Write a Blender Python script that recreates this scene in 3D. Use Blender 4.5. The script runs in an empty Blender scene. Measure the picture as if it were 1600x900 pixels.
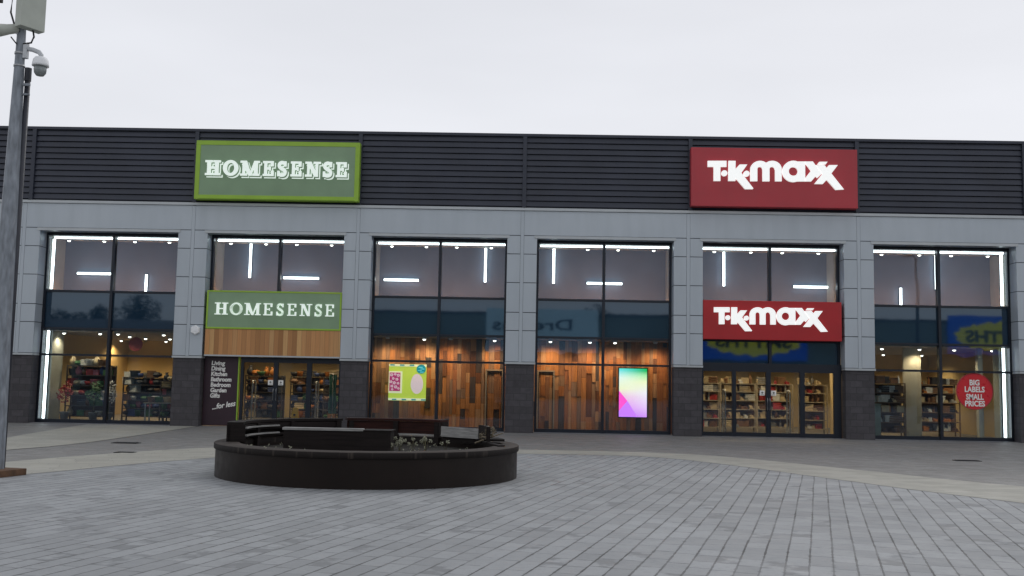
import bpy, bmesh, math, random
from mathutils import Vector, Matrix
from mathutils.geometry import delaunay_2d_cdt
random.seed(7)
S = bpy.context.scene
COL = S.collection
PI = math.pi

# ------------------------------------------------------------------ camera
cam = bpy.data.cameras.new('camera'); camo = bpy.data.objects.new('camera', cam); COL.objects.link(camo)
yaw, pit, rol = -.0171, .0943, -.0193
cy, sy, cp, sp, cr, sr = math.cos(yaw), math.sin(yaw), math.cos(pit), math.sin(pit), math.cos(rol), math.sin(rol)
fw = Vector((sy*cp, cy*cp, sp)); rt = Vector((cy, -sy, 0)); up = rt.cross(fw)
r2 = rt*cr - up*sr; u2 = rt*sr + up*cr
mw = Matrix((r2, u2, -fw)).transposed().to_4x4(); mw.translation = Vector((0, -33.6, 1.637))
camo.matrix_world = mw
cam.sensor_width = 36; cam.lens = 1571.33/1600*36; cam.clip_end = 600; cam.clip_start = .1
S.camera = camo
S.render.resolution_x = 1024; S.render.resolution_y = 576

# ------------------------------------------------------------------ world: even overcast over a Nishita sky
SUN_EL, SUN_ROT = math.radians(42), math.radians(25)
wd = bpy.data.worlds.new('World'); S.world = wd; wd.use_nodes = True
nt = wd.node_tree; N = nt.nodes; L = nt.links; N.clear()
wo = N.new('ShaderNodeOutputWorld'); bg = N.new('ShaderNodeBackground'); sk = N.new('ShaderNodeTexSky')
sk.sky_type = 'NISHITA'; sk.sun_disc = False; sk.sun_elevation = SUN_EL; sk.sun_rotation = SUN_ROT
tc = N.new('ShaderNodeTexCoord'); sx = N.new('ShaderNodeSeparateXYZ'); L.new(tc.outputs['Generated'], sx.inputs[0])
ra = N.new('ShaderNodeValToRGB'); L.new(sx.outputs['Z'], ra.inputs[0])
e = ra.color_ramp.elements
e[0].position = 0.0; e[0].color = (.93, .935, .97, 1)
e[1].position = 1.0; e[1].color = (.72, .74, .80, 1)
m = e.new(.3); m.color = (.87, .88, .925, 1)
mp = N.new('ShaderNodeMapping'); mp.inputs['Scale'].default_value = (1, 1, 4); L.new(tc.outputs['Generated'], mp.inputs[0])
nz = N.new('ShaderNodeTexNoise'); nz.inputs['Scale'].default_value = 1.6; nz.inputs['Detail'].default_value = 4; L.new(mp.outputs[0], nz.inputs[0])
mr = N.new('ShaderNodeMapRange'); mr.inputs[1].default_value = .3; mr.inputs[2].default_value = .7; mr.inputs[3].default_value = .93; mr.inputs[4].default_value = 1.06
L.new(nz.outputs['Fac'], mr.inputs[0])
vm = N.new('ShaderNodeVectorMath'); vm.operation = 'SCALE'; L.new(ra.outputs[0], vm.inputs[0]); L.new(mr.outputs[0], vm.inputs['Scale'])
v10 = N.new('ShaderNodeVectorMath'); v10.operation = 'SCALE'; v10.inputs['Scale'].default_value = 9.4; L.new(vm.outputs[0], v10.inputs[0])
mx = N.new('ShaderNodeMix'); mx.data_type = 'RGBA'; mx.inputs[0].default_value = .93
L.new(sk.outputs[0], mx.inputs[6]); L.new(v10.outputs[0], mx.inputs[7])
L.new(mx.outputs[2], bg.inputs[0]); bg.inputs[1].default_value = .1; L.new(bg.outputs[0], wo.inputs[0])

sun = bpy.data.lights.new('sun', 'SUN'); suno = bpy.data.objects.new('sun', sun); COL.objects.link(suno)
sun.energy = .5; sun.angle = math.radians(25); sun.color = (1, .97, .93)
sd = Vector((math.sin(SUN_ROT)*math.cos(SUN_EL), math.cos(SUN_ROT)*math.cos(SUN_EL), math.sin(SUN_EL)))
suno.rotation_euler = sd.to_track_quat('Z', 'Y').to_euler()
S.view_settings.view_transform = 'Standard'; S.view_settings.look = 'None'
S.view_settings.exposure = 0; S.view_settings.gamma = 1; S.view_settings.use_curve_mapping = False
S.cycles.max_bounces = 7; S.cycles.transparent_max_bounces = 16; S.cycles.sample_clamp_indirect = 4

# ------------------------------------------------------------------ materials
class NT:
    def __init__(s, name):
        s.m = bpy.data.materials.new(name); s.m.use_nodes = True; s.t = s.m.node_tree
        s.b = s.t.nodes['Principled BSDF']; s.o = s.t.nodes['Material Output']
    def n(s, t, **k):
        a = s.t.nodes.new('ShaderNode'+t)
        for q, v in k.items(): setattr(a, q, v)
        return a
    def l(s, a, b): s.t.links.new(a, b)
    def put(s, sock, v):
        if isinstance(v, (int, float)): sock.default_value = v
        elif isinstance(v, tuple): sock.default_value = v if len(v) != 3 or sock.type == 'VECTOR' else (*v, 1)
        else: s.l(v, sock)
    def math(s, op, a, b=0., c=0.):
        q = s.n('Math', operation=op); s.put(q.inputs[0], a); s.put(q.inputs[1], b); s.put(q.inputs[2], c); return q.outputs[0]
    def mix(s, f, a, b, mode='MIX'):
        q = s.n('Mix', data_type='RGBA', blend_type=mode); s.put(q.inputs[0], f); s.put(q.inputs[6], a); s.put(q.inputs[7], b); return q.outputs[2]
    def pos(s): return s.n('NewGeometry').outputs['Position']
    def noise(s, scale, detail=4, vec=None, lo=.3, hi=.7, a=0., b=1., rough=.55):
        q = s.n('TexNoise'); q.inputs['Scale'].default_value = scale; q.inputs['Detail'].default_value = detail
        q.inputs['Roughness'].default_value = rough
        s.l(vec if vec is not None else s.pos(), q.inputs['Vector'])
        r = s.n('MapRange'); r.inputs[1].default_value = lo; r.inputs[2].default_value = hi; r.inputs[3].default_value = a; r.inputs[4].default_value = b
        s.l(q.outputs['Fac'], r.inputs[0]); return r.outputs[0]
    def scaled(s, v):
        q = s.n('Mapping'); q.inputs['Scale'].default_value = v; s.l(s.pos(), q.inputs[0]); return q.outputs[0]
    def bump(s, h, st=.3, d=.01):
        q = s.n('Bump'); q.inputs['Strength'].default_value = st; q.inputs['Distance'].default_value = d; s.l(h, q.inputs['Height']); s.l(q.outputs[0], s.b.inputs['Normal'])

def mat(name, c, rough=.5, metal=0., var=.12, scale=3., spec=.5, c2=None, bump=0, stretch=None, varlo=None):
    q = NT(name)
    v = q.scaled(stretch) if stretch else None
    f = q.noise(scale, 5, v)
    d = c2 if c2 else tuple(x*(1-var*2) for x in c)
    q.l(q.mix(f, d, c), q.b.inputs['Base Color'])
    q.b.inputs['Roughness'].default_value = rough; q.b.inputs['Metallic'].default_value = metal
    q.b.inputs['Specular IOR Level'].default_value = spec
    rr = q.noise(scale*4, 3, v, a=rough*.85, b=min(1, rough*1.15)); q.l(rr, q.b.inputs['Roughness'])
    if bump: q.bump(q.noise(scale*12, 4), bump)
    return q.m

def emit(name, c, st):
    q = NT(name); q.b.inputs['Base Color'].default_value = (*[min(.8, x) for x in c], 1)
    q.b.inputs['Emission Color'].default_value = (*c, 1); q.b.inputs['Emission Strength'].default_value = st; return q.m

def glass(name, tint, rough=0.0):
    q = NT(name); q.t.nodes.remove(q.b)
    tr = q.n('BsdfTransparent'); tr.inputs[0].default_value = (*tint, 1)
    gl = q.n('BsdfGlossy'); gl.inputs['Roughness'].default_value = rough; gl.inputs[0].default_value = (.60, .74, 1, 1)
    fr = q.n('Fresnel'); fr.inputs[0].default_value = 1.5
    w = q.n('Bump'); w.inputs['Strength'].default_value = .05; w.inputs['Distance'].default_value = .02
    q.l(q.noise(.8, 2), w.inputs['Height']); q.l(w.outputs[0], gl.inputs['Normal'])
    ms = q.n('MixShader'); q.l(fr.outputs[0], ms.inputs[0]); q.l(tr.outputs[0], ms.inputs[1]); q.l(gl.outputs[0], ms.inputs[2])
    q.l(ms.outputs[0], q.o.inputs[0]); return q.m

def paving(name, ang, row, ln, base, vari, joint, jw, cjw, stain=.0, rough=.62, crossdark=.5, big=.25, tint2=None, gum=False):
    q = NT(name); P = q.n('SeparateXYZ'); q.l(q.pos(), P.inputs[0])
    ca, sa = math.cos(ang), math.sin(ang)
    wob = q.noise(.5, 1, a=-.006, b=.006)
    u = q.math('ADD', q.math('MULTIPLY', P.outputs[0], sa), q.math('MULTIPLY', P.outputs[1], ca))
    v = q.math('ADD', q.math('SUBTRACT', q.math('MULTIPLY', P.outputs[0], ca), q.math('MULTIPLY', P.outputs[1], sa)), wob)
    vr = q.math('DIVIDE', v, row); rid = q.math('FLOOR', vr); vf = q.math('FRACT', vr)
    w1 = q.n('TexWhiteNoise', noise_dimensions='1D'); q.l(rid, w1.inputs['W'])
    # every row has its own block length and offset
    lnr = q.math('MULTIPLY', ln, q.math('ADD', .75, q.math('MULTIPLY', w1.outputs[0], .6)))
    ur = q.math('ADD', q.math('DIVIDE', u, lnr), q.math('MULTIPLY', w1.outputs[0], 37.))
    uid = q.math('FLOOR', ur); uf = q.math('FRACT', ur)
    cv = q.n('CombineXYZ'); q.l(rid, cv.inputs[0]); q.l(uid, cv.inputs[1])
    w2 = q.n('TexWhiteNoise', noise_dimensions='2D'); q.l(cv.outputs[0], w2.inputs['Vector'])
    r = w2.outputs[0]
    dv = q.math('MULTIPLY', q.math('MINIMUM', vf, q.math('SUBTRACT', 1., vf)), row)
    du = q.math('MULTIPLY', q.math('MINIMUM', uf, q.math('SUBTRACT', 1., uf)), lnr)
    jn = q.noise(9, 3, a=.5, b=1.5)
    jv = q.math('LESS_THAN', dv, q.math('MULTIPLY', jn, jw/2)); ju = q.math('LESS_THAN', du, q.math('MULTIPLY', jn, cjw/2))
    colr = q.mix(r, tuple(x*(1-vari) for x in base), tuple(min(1, x*(1+vari)) for x in base))
    if tint2: 
        w3 = q.n('TexWhiteNoise', noise_dimensions='3D'); q.l(cv.outputs[0], w3.inputs['Vector'])
        colr = q.mix(q.math('MULTIPLY', w3.outputs[0], .6), colr, tint2)
    colr = q.mix(q.noise(.22, 6, a=0, b=big), colr, tuple(x*.5 for x in base))
    colr = q.mix(q.noise(40, 3, a=0, b=.22), colr, tuple(x*.6 for x in base))
    if stain:
        st = q.math('MULTIPLY', q.math('GREATER_THAN', r, 1-stain), q.noise(3.5, 4, lo=.42, hi=.56, b=.62))
        colr = q.mix(st, colr, tuple(x*.35 for x in base))
        blot = q.noise(1.3, 5, lo=.60, hi=.72, a=0, b=.3); colr = q.mix(blot, colr, tuple(x*.45 for x in base))
    if gum:
        vo = q.n('TexVoronoi'); vo.inputs['Scale'].default_value = 1.6; q.l(q.pos(), vo.inputs['Vector'])
        gs = q.math('LESS_THAN', vo.outputs['Distance'], q.math('MULTIPLY', vo.outputs['Color'], .055))
        colr = q.mix(q.math('MULTIPLY', gs, .45), colr, tuple(x*.35 for x in base))
        edge = q.math('MULTIPLY', q.math('LESS_THAN', q.math('MINIMUM', dv, du), .022), q.noise(6, 4, lo=.5, hi=.7, b=.45))
        colr = q.mix(edge, colr, tuple(x*.4 for x in base))
        colr = q.mix(q.noise(12, 6, lo=.5, hi=.75, a=0, b=.4, rough=.7), colr, tuple(x*.55 for x in base))
    colr = q.mix(q.math('MULTIPLY', ju, q.noise(1.1, 4, lo=.4, hi=.6, a=.25, b=crossdark+.2)), colr, joint)
    colr = q.mix(q.math('MULTIPLY', jv, q.noise(.8, 4, lo=.35, hi=.6, a=.45, b=.98)), colr, joint)
    q.l(colr, q.b.inputs['Base Color'])
    jj = q.math('MAXIMUM', jv, ju)
    h = q.math('ADD', q.math('SUBTRACT', q.math('MULTIPLY', r, .25), jj), q.noise(30, 3, a=0, b=.3))
    q.bump(h, .45, .006)
    q.l(q.noise(2, 4, a=rough-.13, b=rough+.13), q.b.inputs['Roughness'])
    return q.m

def brickmat(name, c1, c2, mortar, w, h, ms, bump=.5):
    q = NT(name); P = q.n('SeparateXYZ'); q.l(q.pos(), P.inputs[0])
    cv = q.n('CombineXYZ'); q.l(q.math('ADD', P.outputs[0], P.outputs[1]), cv.inputs[0]); q.l(P.outputs[2], cv.inputs[1])
    b = q.n('TexBrick'); q.l(cv.outputs[0], b.inputs['Vector'])
    b.inputs['Color1'].default_value = (*c1, 1); b.inputs['Color2'].default_value = (*c2, 1); b.inputs['Mortar'].default_value = (*mortar, 1)
    b.inputs['Scale'].default_value = 1; b.inputs['Brick Width'].default_value = w; b.inputs['Row Height'].default_value = h
    b.inputs['Mortar Size'].default_value = ms; b.inputs['Mortar Smooth'].default_value = .2; b.inputs['Bias'].default_value = -.1
    col = q.mix(q.noise(6, 5, a=0, b=.5), b.outputs['Color'], tuple(x*.55 for x in c1))
    q.l(col, q.b.inputs['Base Color']); q.b.inputs['Roughness'].default_value = .8
    q.bump(q.math('ADD', q.math('MULTIPLY', b.outputs['Fac'], -1.), q.noise(25, 4, a=0, b=.6)), bump, .008)
    return q.m

M = {}
M['pave_front'] = paving('pave_front', math.radians(15.97), .213, .44, (.318, .330, .338), .16, (.05, .05, .05), .018, .011, stain=.09, crossdark=.7, big=.38, gum=True)
M['pave_band'] = paving('pave_band', math.radians(70), .30, .6, (.385, .375, .325), .12, (.20, .19, .17), .010, .008, crossdark=.8, big=.3)
M['pave_far'] = paving('pave_far', math.radians(84), .11, .22, (.250, .248, .240), .20, (.12, .115, .11), .012, .010, stain=.04, big=.45, tint2=(.24, .22, .20))
def panelmat():
    q = NT('panel_metal')
    oi = q.n('ObjectInfo').outputs['Random']
    P = q.n('SeparateXYZ'); q.l(q.pos(), P.inputs[0])
    c = q.mix(q.noise(.35, 3), (.415, .462, .505), (.455, .50, .54))
    c = q.mix(q.noise(1, 5, q.scaled((2.2, 2.2, .3)), lo=.42, hi=.8, a=0, b=.22), c, (.25, .28, .30))
    q.l(c, q.b.inputs['Base Color']); q.b.inputs['Metallic'].default_value = .15
    q.l(q.noise(1.1, 4, a=.38, b=.52), q.b.inputs['Roughness'])
    q.bump(q.noise(.9, 2), .12, .02); return q.m
M['panel'] = panelmat()
M['trim'] = mat('trim_metal', (.46, .49, .505), .4, .2, .06, 2)
M['joint'] = mat('joint_gap', (.085, .095, .11), .8)
M['louvre'] = mat('louvre_metal', (.029, .035, .054), .45, .1, .15, .8, bump=0)
M['frame'] = mat('frame_metal', (.012, .017, .028), .35, .3, .1, 3)
M['roofmat'] = mat('roof_membrane', (.16, .16, .17), .9)
M['pier'] = brickmat('pier_block', (.058, .054, .060), (.085, .080, .088), (.045, .043, .046), .42, .215, .012)
M['spandrel'] = None
q = NT('spandrel_glass'); q.b.inputs['Base Color'].default_value = (.010, .028, .052, 1); q.b.inputs['Roughness'].default_value = .03
q.b.inputs['IOR'].default_value = 1.72; q.b.inputs['Coat Weight'].default_value = .45; q.b.inputs['Coat Roughness'].default_value = .02
q.b.inputs['Specular Tint'].default_value = (.6, .8, 1, 1); q.bump(q.noise(.7, 2), .03, .02)
M['spandrel'] = q.m
M['glass'] = glass('window_glass', (.80, .84, .84))
M['led'] = emit('led_white', (.90, .96, 1), 6.0)
M['addedglow'] = emit('added_warm_glow', (1, .42, .22), 30.0)  # glow of the added strips that tint the upper back wall
M['spot'] = emit('spot_lamp', (1, .95, .85), 6)
M['white'] = mat('white_plastic', (.84, .85, .86), .45, 0, .04)
M['cream'] = mat('cream_paint', (.55, .52, .43), .5, 0, .06)
M['upwall'] = mat('upper_wall_paint', (.21, .25, .33), .75, 0, .1, 1.2)
M['sidewall'] = mat('white_wall_paint', (.42, .43, .38), .7, 0, .08)
M['warmwall'] = mat('warm_wall_paint', (.68, .52, .27), .8, 0, .12, .6)
M['shopfloor'] = mat('shop_floor_vinyl', (.22, .22, .23), .35, 0, .12, 1.5)
M['ceil'] = mat('ceiling_tile', (.42, .38, .36), .9, 0, .08)
M['signgreen'] = mat('sign_green', (.235, .355, .215), .5, 0, .07, 1.5)
M['lime'] = mat('sign_lime', (.30, .50, .04), .45, 0, .07, 2)
M['signred'] = mat('sign_red', (.45, .032, .045), .42, 0, .07, 1.2)
M['signred2'] = mat('sign_red_lower', (.44, .009, .014), .42, 0, .07, 1.2)
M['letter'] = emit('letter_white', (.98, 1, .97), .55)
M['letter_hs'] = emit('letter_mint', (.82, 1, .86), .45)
M['maroon'] = mat('maroon_panel', (.030, .010, .020), .45, 0, .15, 2)
M['wood_sign'] = None
M['galv'] = mat('galvanised_steel', (.30, .33, .37), .6, .25, .25, 5, stretch=(3, 3, .8))
M['conduit'] = mat('dark_conduit', (.03, .033, .045), .5)
M['box'] = mat('cabinet_paint', (.46, .49, .43), .5, 0, .1, 3)
M['camgrey'] = mat('camera_housing', (.55, .57, .59), .4, 0, .08, 5)
M['camcream'] = mat('bullet_camera_paint', (.48, .50, .44), .45, 0, .1, 6)
M['domeglass'] = mat('dome_smoked', (.30, .33, .33), .12, 0, .3, 9)
M['black'] = mat('black_rubber', (.015, .015, .017), .6)
M['plinth'] = mat('brown_sandstone', (.16, .085, .045), .85, 0, .3, 6, bump=.3)
M['planter'] = mat('planter_render', (.0125, .0088, .0075), .45, 0, .25, 1.2, c2=(.018, .0125, .0105), spec=.16)
def rimmat():
    q = NT('planter_cap'); g = q.n('NewGeometry'); P = q.n('SeparateXYZ'); q.l(g.outputs['Normal'], P.inputs[0])
    st = q.noise(1, 5, q.scaled((9, 9, .6)), lo=.55, hi=.66, a=0, b=.8)
    c = q.mix(st, (.012, .009, .008), (.055, .044, .036))
    worn = q.noise(5, 5, a=.35, b=1.0)
    up_ = q.math('MULTIPLY', q.math('GREATER_THAN', P.outputs[2], .7), worn)
    c = q.mix(up_, c, (.062, .051, .044))
    q.l(c, q.b.inputs['Base Color']); q.b.inputs['Roughness'].default_value = .7; q.b.inputs['Specular IOR Level'].default_value = .2; q.bump(q.noise(30, 4), .3, .01); return q.m
M['rim'] = rimmat()
M['soil'] = mat('dry_soil', (.028, .024, .018), .95, 0, .35, 12, bump=.8)
M['bench'] = mat('bench_timber_dark', (.017, .012, .011), .7, 0, .3, 2, spec=.2, stretch=(1, 1, 14), bump=.15)
M['benchred'] = mat('bench_timber_red', (.040, .012, .009), .7, 0, .3, 2, spec=.2, stretch=(1, 1, 14), bump=.15)
M['greyboard'] = mat('weathered_board', (.36, .355, .34), .8, 0, .25, 4, stretch=(1, 1, 12), bump=.2)
M['flower'] = mat('dried_flower', (.36, .36, .26), .9, 0, .2, 20)
M['stem'] = mat('dry_stem', (.13, .12, .06), .9)
M['leafdead'] = mat('dead_leaf', (.22, .18, .12), .9, 0, .3, 15)
M['iron'] = mat('cast_iron', (.035, .035, .037), .7, .3)
M['leaf'] = mat('tree_leaf', (.035, .055, .025), .8, 0, .3, .8)
M['bark'] = mat('tree_bark', (.07, .06, .05), .9)
M['oppwall'] = mat('opposite_cladding', (.22, .30, .28), .7, 0, .15, .3)
M['oppdark'] = mat('opposite_glazing', (.03, .035, .04), .2)
M['oppblue'] = emit('opposite_blue', (.0, .09, .6), .6)
M['oppyellow'] = emit('opposite_yellow', (.7, .65, .04), .55)
M['oppsign'] = emit('opposite_sign_pale', (.5, .72, .85), .35)
M['oppnavy'] = mat('opposite_navy', (.01, .015, .05), .6)
M['pinkmag'] = mat('poster_magenta', (.42, .03, .14), .5)
M['yellow'] = mat('yellow_plastic', (.85, .45, .02), .45)
M['silver'] = mat('pale_metal', (.42, .43, .44), .35, .4)
M['shelfdark'] = mat('shelf_frame', (.05, .04, .035), .6)
M['shelfpale'] = mat('shelf_pale', (.35, .30, .22), .6)
M['umberback'] = mat('shelf_back', (.09, .055, .035), .7)
M['shelfbrown'] = mat('shelf_brown', (.20, .12, .07), .6)
M['partition'] = mat('partition_paint', (.42, .37, .27), .8, 0, .1, .8)
M['teal'] = mat('teal_cloth', (.09, .25, .22), .85, 0, .2, 3)
M['disc'] = mat('red_disc', (.62, .012, .022), .3, 0, .05)
M['signtext'] = mat('white_vinyl', (.85, .84, .80), .5, 0, .02)
def woodsign():
    q = NT('sign_wood_boards'); P = q.n('SeparateXYZ'); q.l(q.pos(), P.inputs[0])
    xx = q.math('DIVIDE', P.outputs[0], .155); idn = q.math('FLOOR', xx); fx = q.math('FRACT', xx)
    w = q.n('TexWhiteNoise', noise_dimensions='1D'); q.l(idn, w.inputs['W'])
    r = q.n('ValToRGB'); q.l(w.outputs[0], r.inputs[0]); e = r.color_ramp.elements
    e[0].color = (.33, .15, .045, 1); e[1].color = (.72, .42, .16, 1)
    for p_, c_ in ((.3, (.48, .23, .08, 1)), (.6, (.58, .28, .10, 1)), (.8, (.52, .30, .12, 1))): k = e.new(p_); k.color = c_
    c = q.mix(q.noise(1, 6, q.scaled((30, 30, 1.2)), a=0, b=.3), r.outputs[0], (.2, .085, .03))
    j = q.math('LESS_THAN', fx, .04); c = q.mix(q.math('MULTIPLY', j, .7), c, (.03, .015, .008))
    q.l(c, q.b.inputs['Base Color']); q.b.inputs['Roughness'].default_value = .5; return q.m
M['wood_sign'] = woodsign()
PL = [mat('plank_%s' % n_, c_, .6, 0, .2, 2, stretch=(14, 14, .8), spec=.25) for n_, c_ in
      (('amber', (.55, .25, .09)), ('rust', (.46, .19, .07)), ('brown', (.36, .18, .09)), ('honey', (.58, .34, .17)), ('charcoal', (.10, .083, .078)), ('taupe', (.33, .21, .13)), ('umber', (.20, .09, .045)))]
GOODC = {'red': (.35, .03, .03), 'white': (.6, .6, .57), 'green': (.05, .15, .05), 'dark': (.03, .03, .035), 'brown': (.18, .09, .04),
         'blue': (.05, .08, .22), 'cream': (.50, .40, .24), 'pink': (.45, .12, .16), 'orange': (.5, .18, .03), 'grey': (.2, .2, .2)}
GM = {k: mat('goods_'+k, v, .5, 0, .15, 8) for k, v in GOODC.items()}

# ------------------------------------------------------------------ mesh helpers
class MB:
    def __init__(s): s.b = bmesh.new(); s.mi = 0
    def box(s, x0, x1, y0, y1, z0, z1, bev=0., mi=None):
        vs = [s.b.verts.new((x, y, z)) for z in (z0, z1) for y in (y0, y1) for x in (x0, x1)]
        fs = [s.b.faces.new([vs[i] for i in q_]) for q_ in ((0, 2, 3, 1), (4, 5, 7, 6), (0, 1, 5, 4), (2, 6, 7, 3), (0, 4, 6, 2), (1, 3, 7, 5))]
        for f in fs: f.material_index = s.mi if mi is None else mi
        if bev: bmesh.ops.bevel(s.b, geom=list({e_ for f in fs for e_ in f.edges}), offset=bev, segments=2, profile=.7, affect='EDGES')
        return s
    def obox(s, c, u, w, h, d, z0, z1, bev=0):       # box turned in plan: centre c, long axis dir u (2D), length w, depth d
        n_ = len(s.b.verts); ux, uy = u; vx, vy = -uy, ux
        vs = []
        for z in (z0, z1):
            for b_ in (-d/2, d/2):
                for a in (-w/2, w/2): vs.append(s.b.verts.new((c[0]+ux*a+vx*b_, c[1]+uy*a+vy*b_, z)))
        fs = [s.b.faces.new([vs[i] for i in q_]) for q_ in ((0, 2, 3, 1), (4, 5, 7, 6), (0, 1, 5, 4), (2, 6, 7, 3), (0, 4, 6, 2), (1, 3, 7, 5))]
        for f in fs: f.material_index = s.mi
        if bev: bmesh.ops.bevel(s.b, geom=list({e_ for f in fs for e_ in f.edges}), offset=bev, segments=2, profile=.7, affect='EDGES')
        return s
    def lathe(s, prof, c=(0, 0, 0), seg=24, cap=True, axis=None):
        R_ = axis if axis else Matrix.Identity(3)
        rings = []
        for r, z in prof: rings.append([s.b.verts.new(Vector(c)+R_ @ Vector((r*math.cos(2*PI*i/seg), r*math.sin(2*PI*i/seg), z))) for i in range(seg)])
        for a, b_ in zip(rings, rings[1:]):
            for i in range(seg):
                f = s.b.faces.new((a[i], a[(i+1) % seg], b_[(i+1) % seg], b_[i])); f.material_index = s.mi; f.smooth = seg > 10
        if cap:
            s.b.faces.new(rings[0][::-1]).material_index = s.mi; s.b.faces.new(rings[-1]).material_index = s.mi
        return s
    def tube(s, pts, r, seg=10, taper=None):
        pts = [Vector(p) for p in pts]; rings = []
        for i, p in enumerate(pts):
            t = (pts[min(i+1, len(pts)-1)]-pts[max(i-1, 0)]).normalized()
            a = t.cross(Vector((0, 0, 1)));
            if a.length < .05: a = t.cross(Vector((1, 0, 0)))
            a.normalize(); b_ = t.cross(a); rr = r if taper is None else r+(taper-r)*i/(len(pts)-1)
            rings.append([s.b.verts.new(p+rr*(a*math.cos(2*PI*k/seg)+b_*math.sin(2*PI*k/seg))) for k in range(seg)])
        for a, b_ in zip(rings, rings[1:]):
            for k in range(seg):
                f = s.b.faces.new((a[k], a[(k+1) % seg], b_[(k+1) % seg], b_[k])); f.smooth = True; f.material_index = s.mi
        s.b.faces.new(rings[0][::-1]); s.b.faces.new(rings[-1]); return s
    def arc(s, c, r0, r1, a0, a1, z0, z1, seg=20, za=None):   # curved slab between radii
        R_ = []
        for i in range(seg+1):
            t = math.radians(a0+(a1-a0)*i/seg); cs, sn = math.cos(t), math.sin(t)
            R_.append([s.b.verts.new((c[0]+r*cs, c[1]+r*sn, z)) for r, z in ((r0, z0), (r1, z0), (r1, z1), (r0, z1))])
        for a, b_ in zip(R_, R_[1:]):
            for k in range(4): s.b.faces.new((a[k], a[(k+1) % 4], b_[(k+1) % 4], b_[k])).material_index = s.mi
        if abs(abs(a1-a0)-360) > .1: s.b.faces.new(R_[0][::-1]); s.b.faces.new(R_[-1])
        else:
            pass
        return s
    def poly(s, pts, z):
        f = s.b.faces.new([s.b.verts.new((x, y, z)) for x, y in pts]); f.material_index = s.mi; return s
    def flat(s, polys, y0, y1):                     # filled shapes in the XZ plane, union, extruded from y0 (front) to y1 (back)
        vs = []; fs = []
        for p in polys:
            A = sum(p[i][0]*p[(i+1) % len(p)][1]-p[(i+1) % len(p)][0]*p[i][1] for i in range(len(p)))
            if A < 0: p = p[::-1]
            fs.append(list(range(len(vs), len(vs)+len(p)))); vs += [Vector(t) for t in p]
        ov, oe, of, _a, _b, og = delaunay_2d_cdt(vs, [], fs, 1, 1e-5)
        of = [f for f, g_ in zip(of, og) if g_]
        F = [s.b.verts.new((v.x, y0, v.y)) for v in ov]; B = [s.b.verts.new((v.x, y1, v.y)) for v in ov]
        ec = {}
        for f in of:
            s.b.faces.new([F[i] for i in f]).material_index = s.mi; s.b.faces.new([B[i] for i in reversed(f)]).material_index = s.mi
            for i in range(len(f)):
                a, b_ = f[i], f[(i+1) % len(f)]; ec[(a, b_)] = 1
        for (a, b_) in list(ec):
            if (b_, a) not in ec: s.b.faces.new((F[b_], F[a], B[a], B[b_])).material_index = s.mi
        for v in F+B:
            if not v.link_faces: s.b.verts.remove(v)
        return s
    def build(s, name, m, parent=None, fixn=True):
        me = bpy.data.meshes.new(name)
        if fixn: bmesh.ops.recalc_face_normals(s.b, faces=s.b.faces)
        s.b.to_mesh(me); s.b.free()
        for x in (m if isinstance(m, (list, tuple)) else [m]): me.materials.append(x)
        o = bpy.data.objects.new(name, me); COL.objects.link(o)
        if parent: par(o, parent)
        return o

def wmat(o):
    m_ = o.matrix_basis.copy()
    return wmat(o.parent) @ o.matrix_parent_inverse @ m_ if o.parent else m_
def par(o, p): o.parent = p; o.matrix_parent_inverse = wmat(p).inverted()
def thing(name, label, cat, loc=(0, 0, 0), group=None):
    o = bpy.data.objects.new(name, None); COL.objects.link(o); o.location = loc; o.empty_display_size = .2
    return tag(o, label, cat, group)
def tag(o, label, cat, group=None):
    o['label'] = label; o['category'] = cat
    if group: o['group'] = group
    return o
def struct(o): o['kind'] = 'structure'; return o
def dup(o, loc=None, label=None, parent=None):
    c = o.copy(); COL.objects.link(c)
    if parent: c.parent = parent
    if loc is not None: c.location = loc
    if label: c['label'] = label
    for ch in [x for x in o.children]: dup(ch, None, None, c)
    return c
def text(body, size, x, y, z, m, name, parent=None, bold=0., shear=0., align='LEFT', sx=1., rot=0., flip=False, ext=.004):
    cu = bpy.data.curves.new(name, 'FONT'); cu.body = body; cu.size = size; cu.offset = bold; cu.shear = shear; cu.align_x = align; cu.extrude = ext; cu.resolution_u = 3
    t = bpy.data.objects.new('tmp', cu); COL.objects.link(t)
    me = bpy.data.meshes.new_from_object(t.evaluated_get(bpy.context.evaluated_depsgraph_get())); bpy.data.objects.remove(t)
    R_ = Matrix.Rotation(PI if flip else 0, 4, 'Z') @ Matrix.Rotation(PI/2, 4, 'X') @ Matrix.Rotation(rot, 4, 'Z') @ Matrix.Diagonal((sx, 1, 1, 1))
    me.transform(Matrix.Translation((x, y, z)) @ R_); me.materials.clear(); me.materials.append(m); me.name = name
    o = bpy.data.objects.new(name, me); COL.objects.link(o)
    if parent: par(o, parent)
    return o

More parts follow.
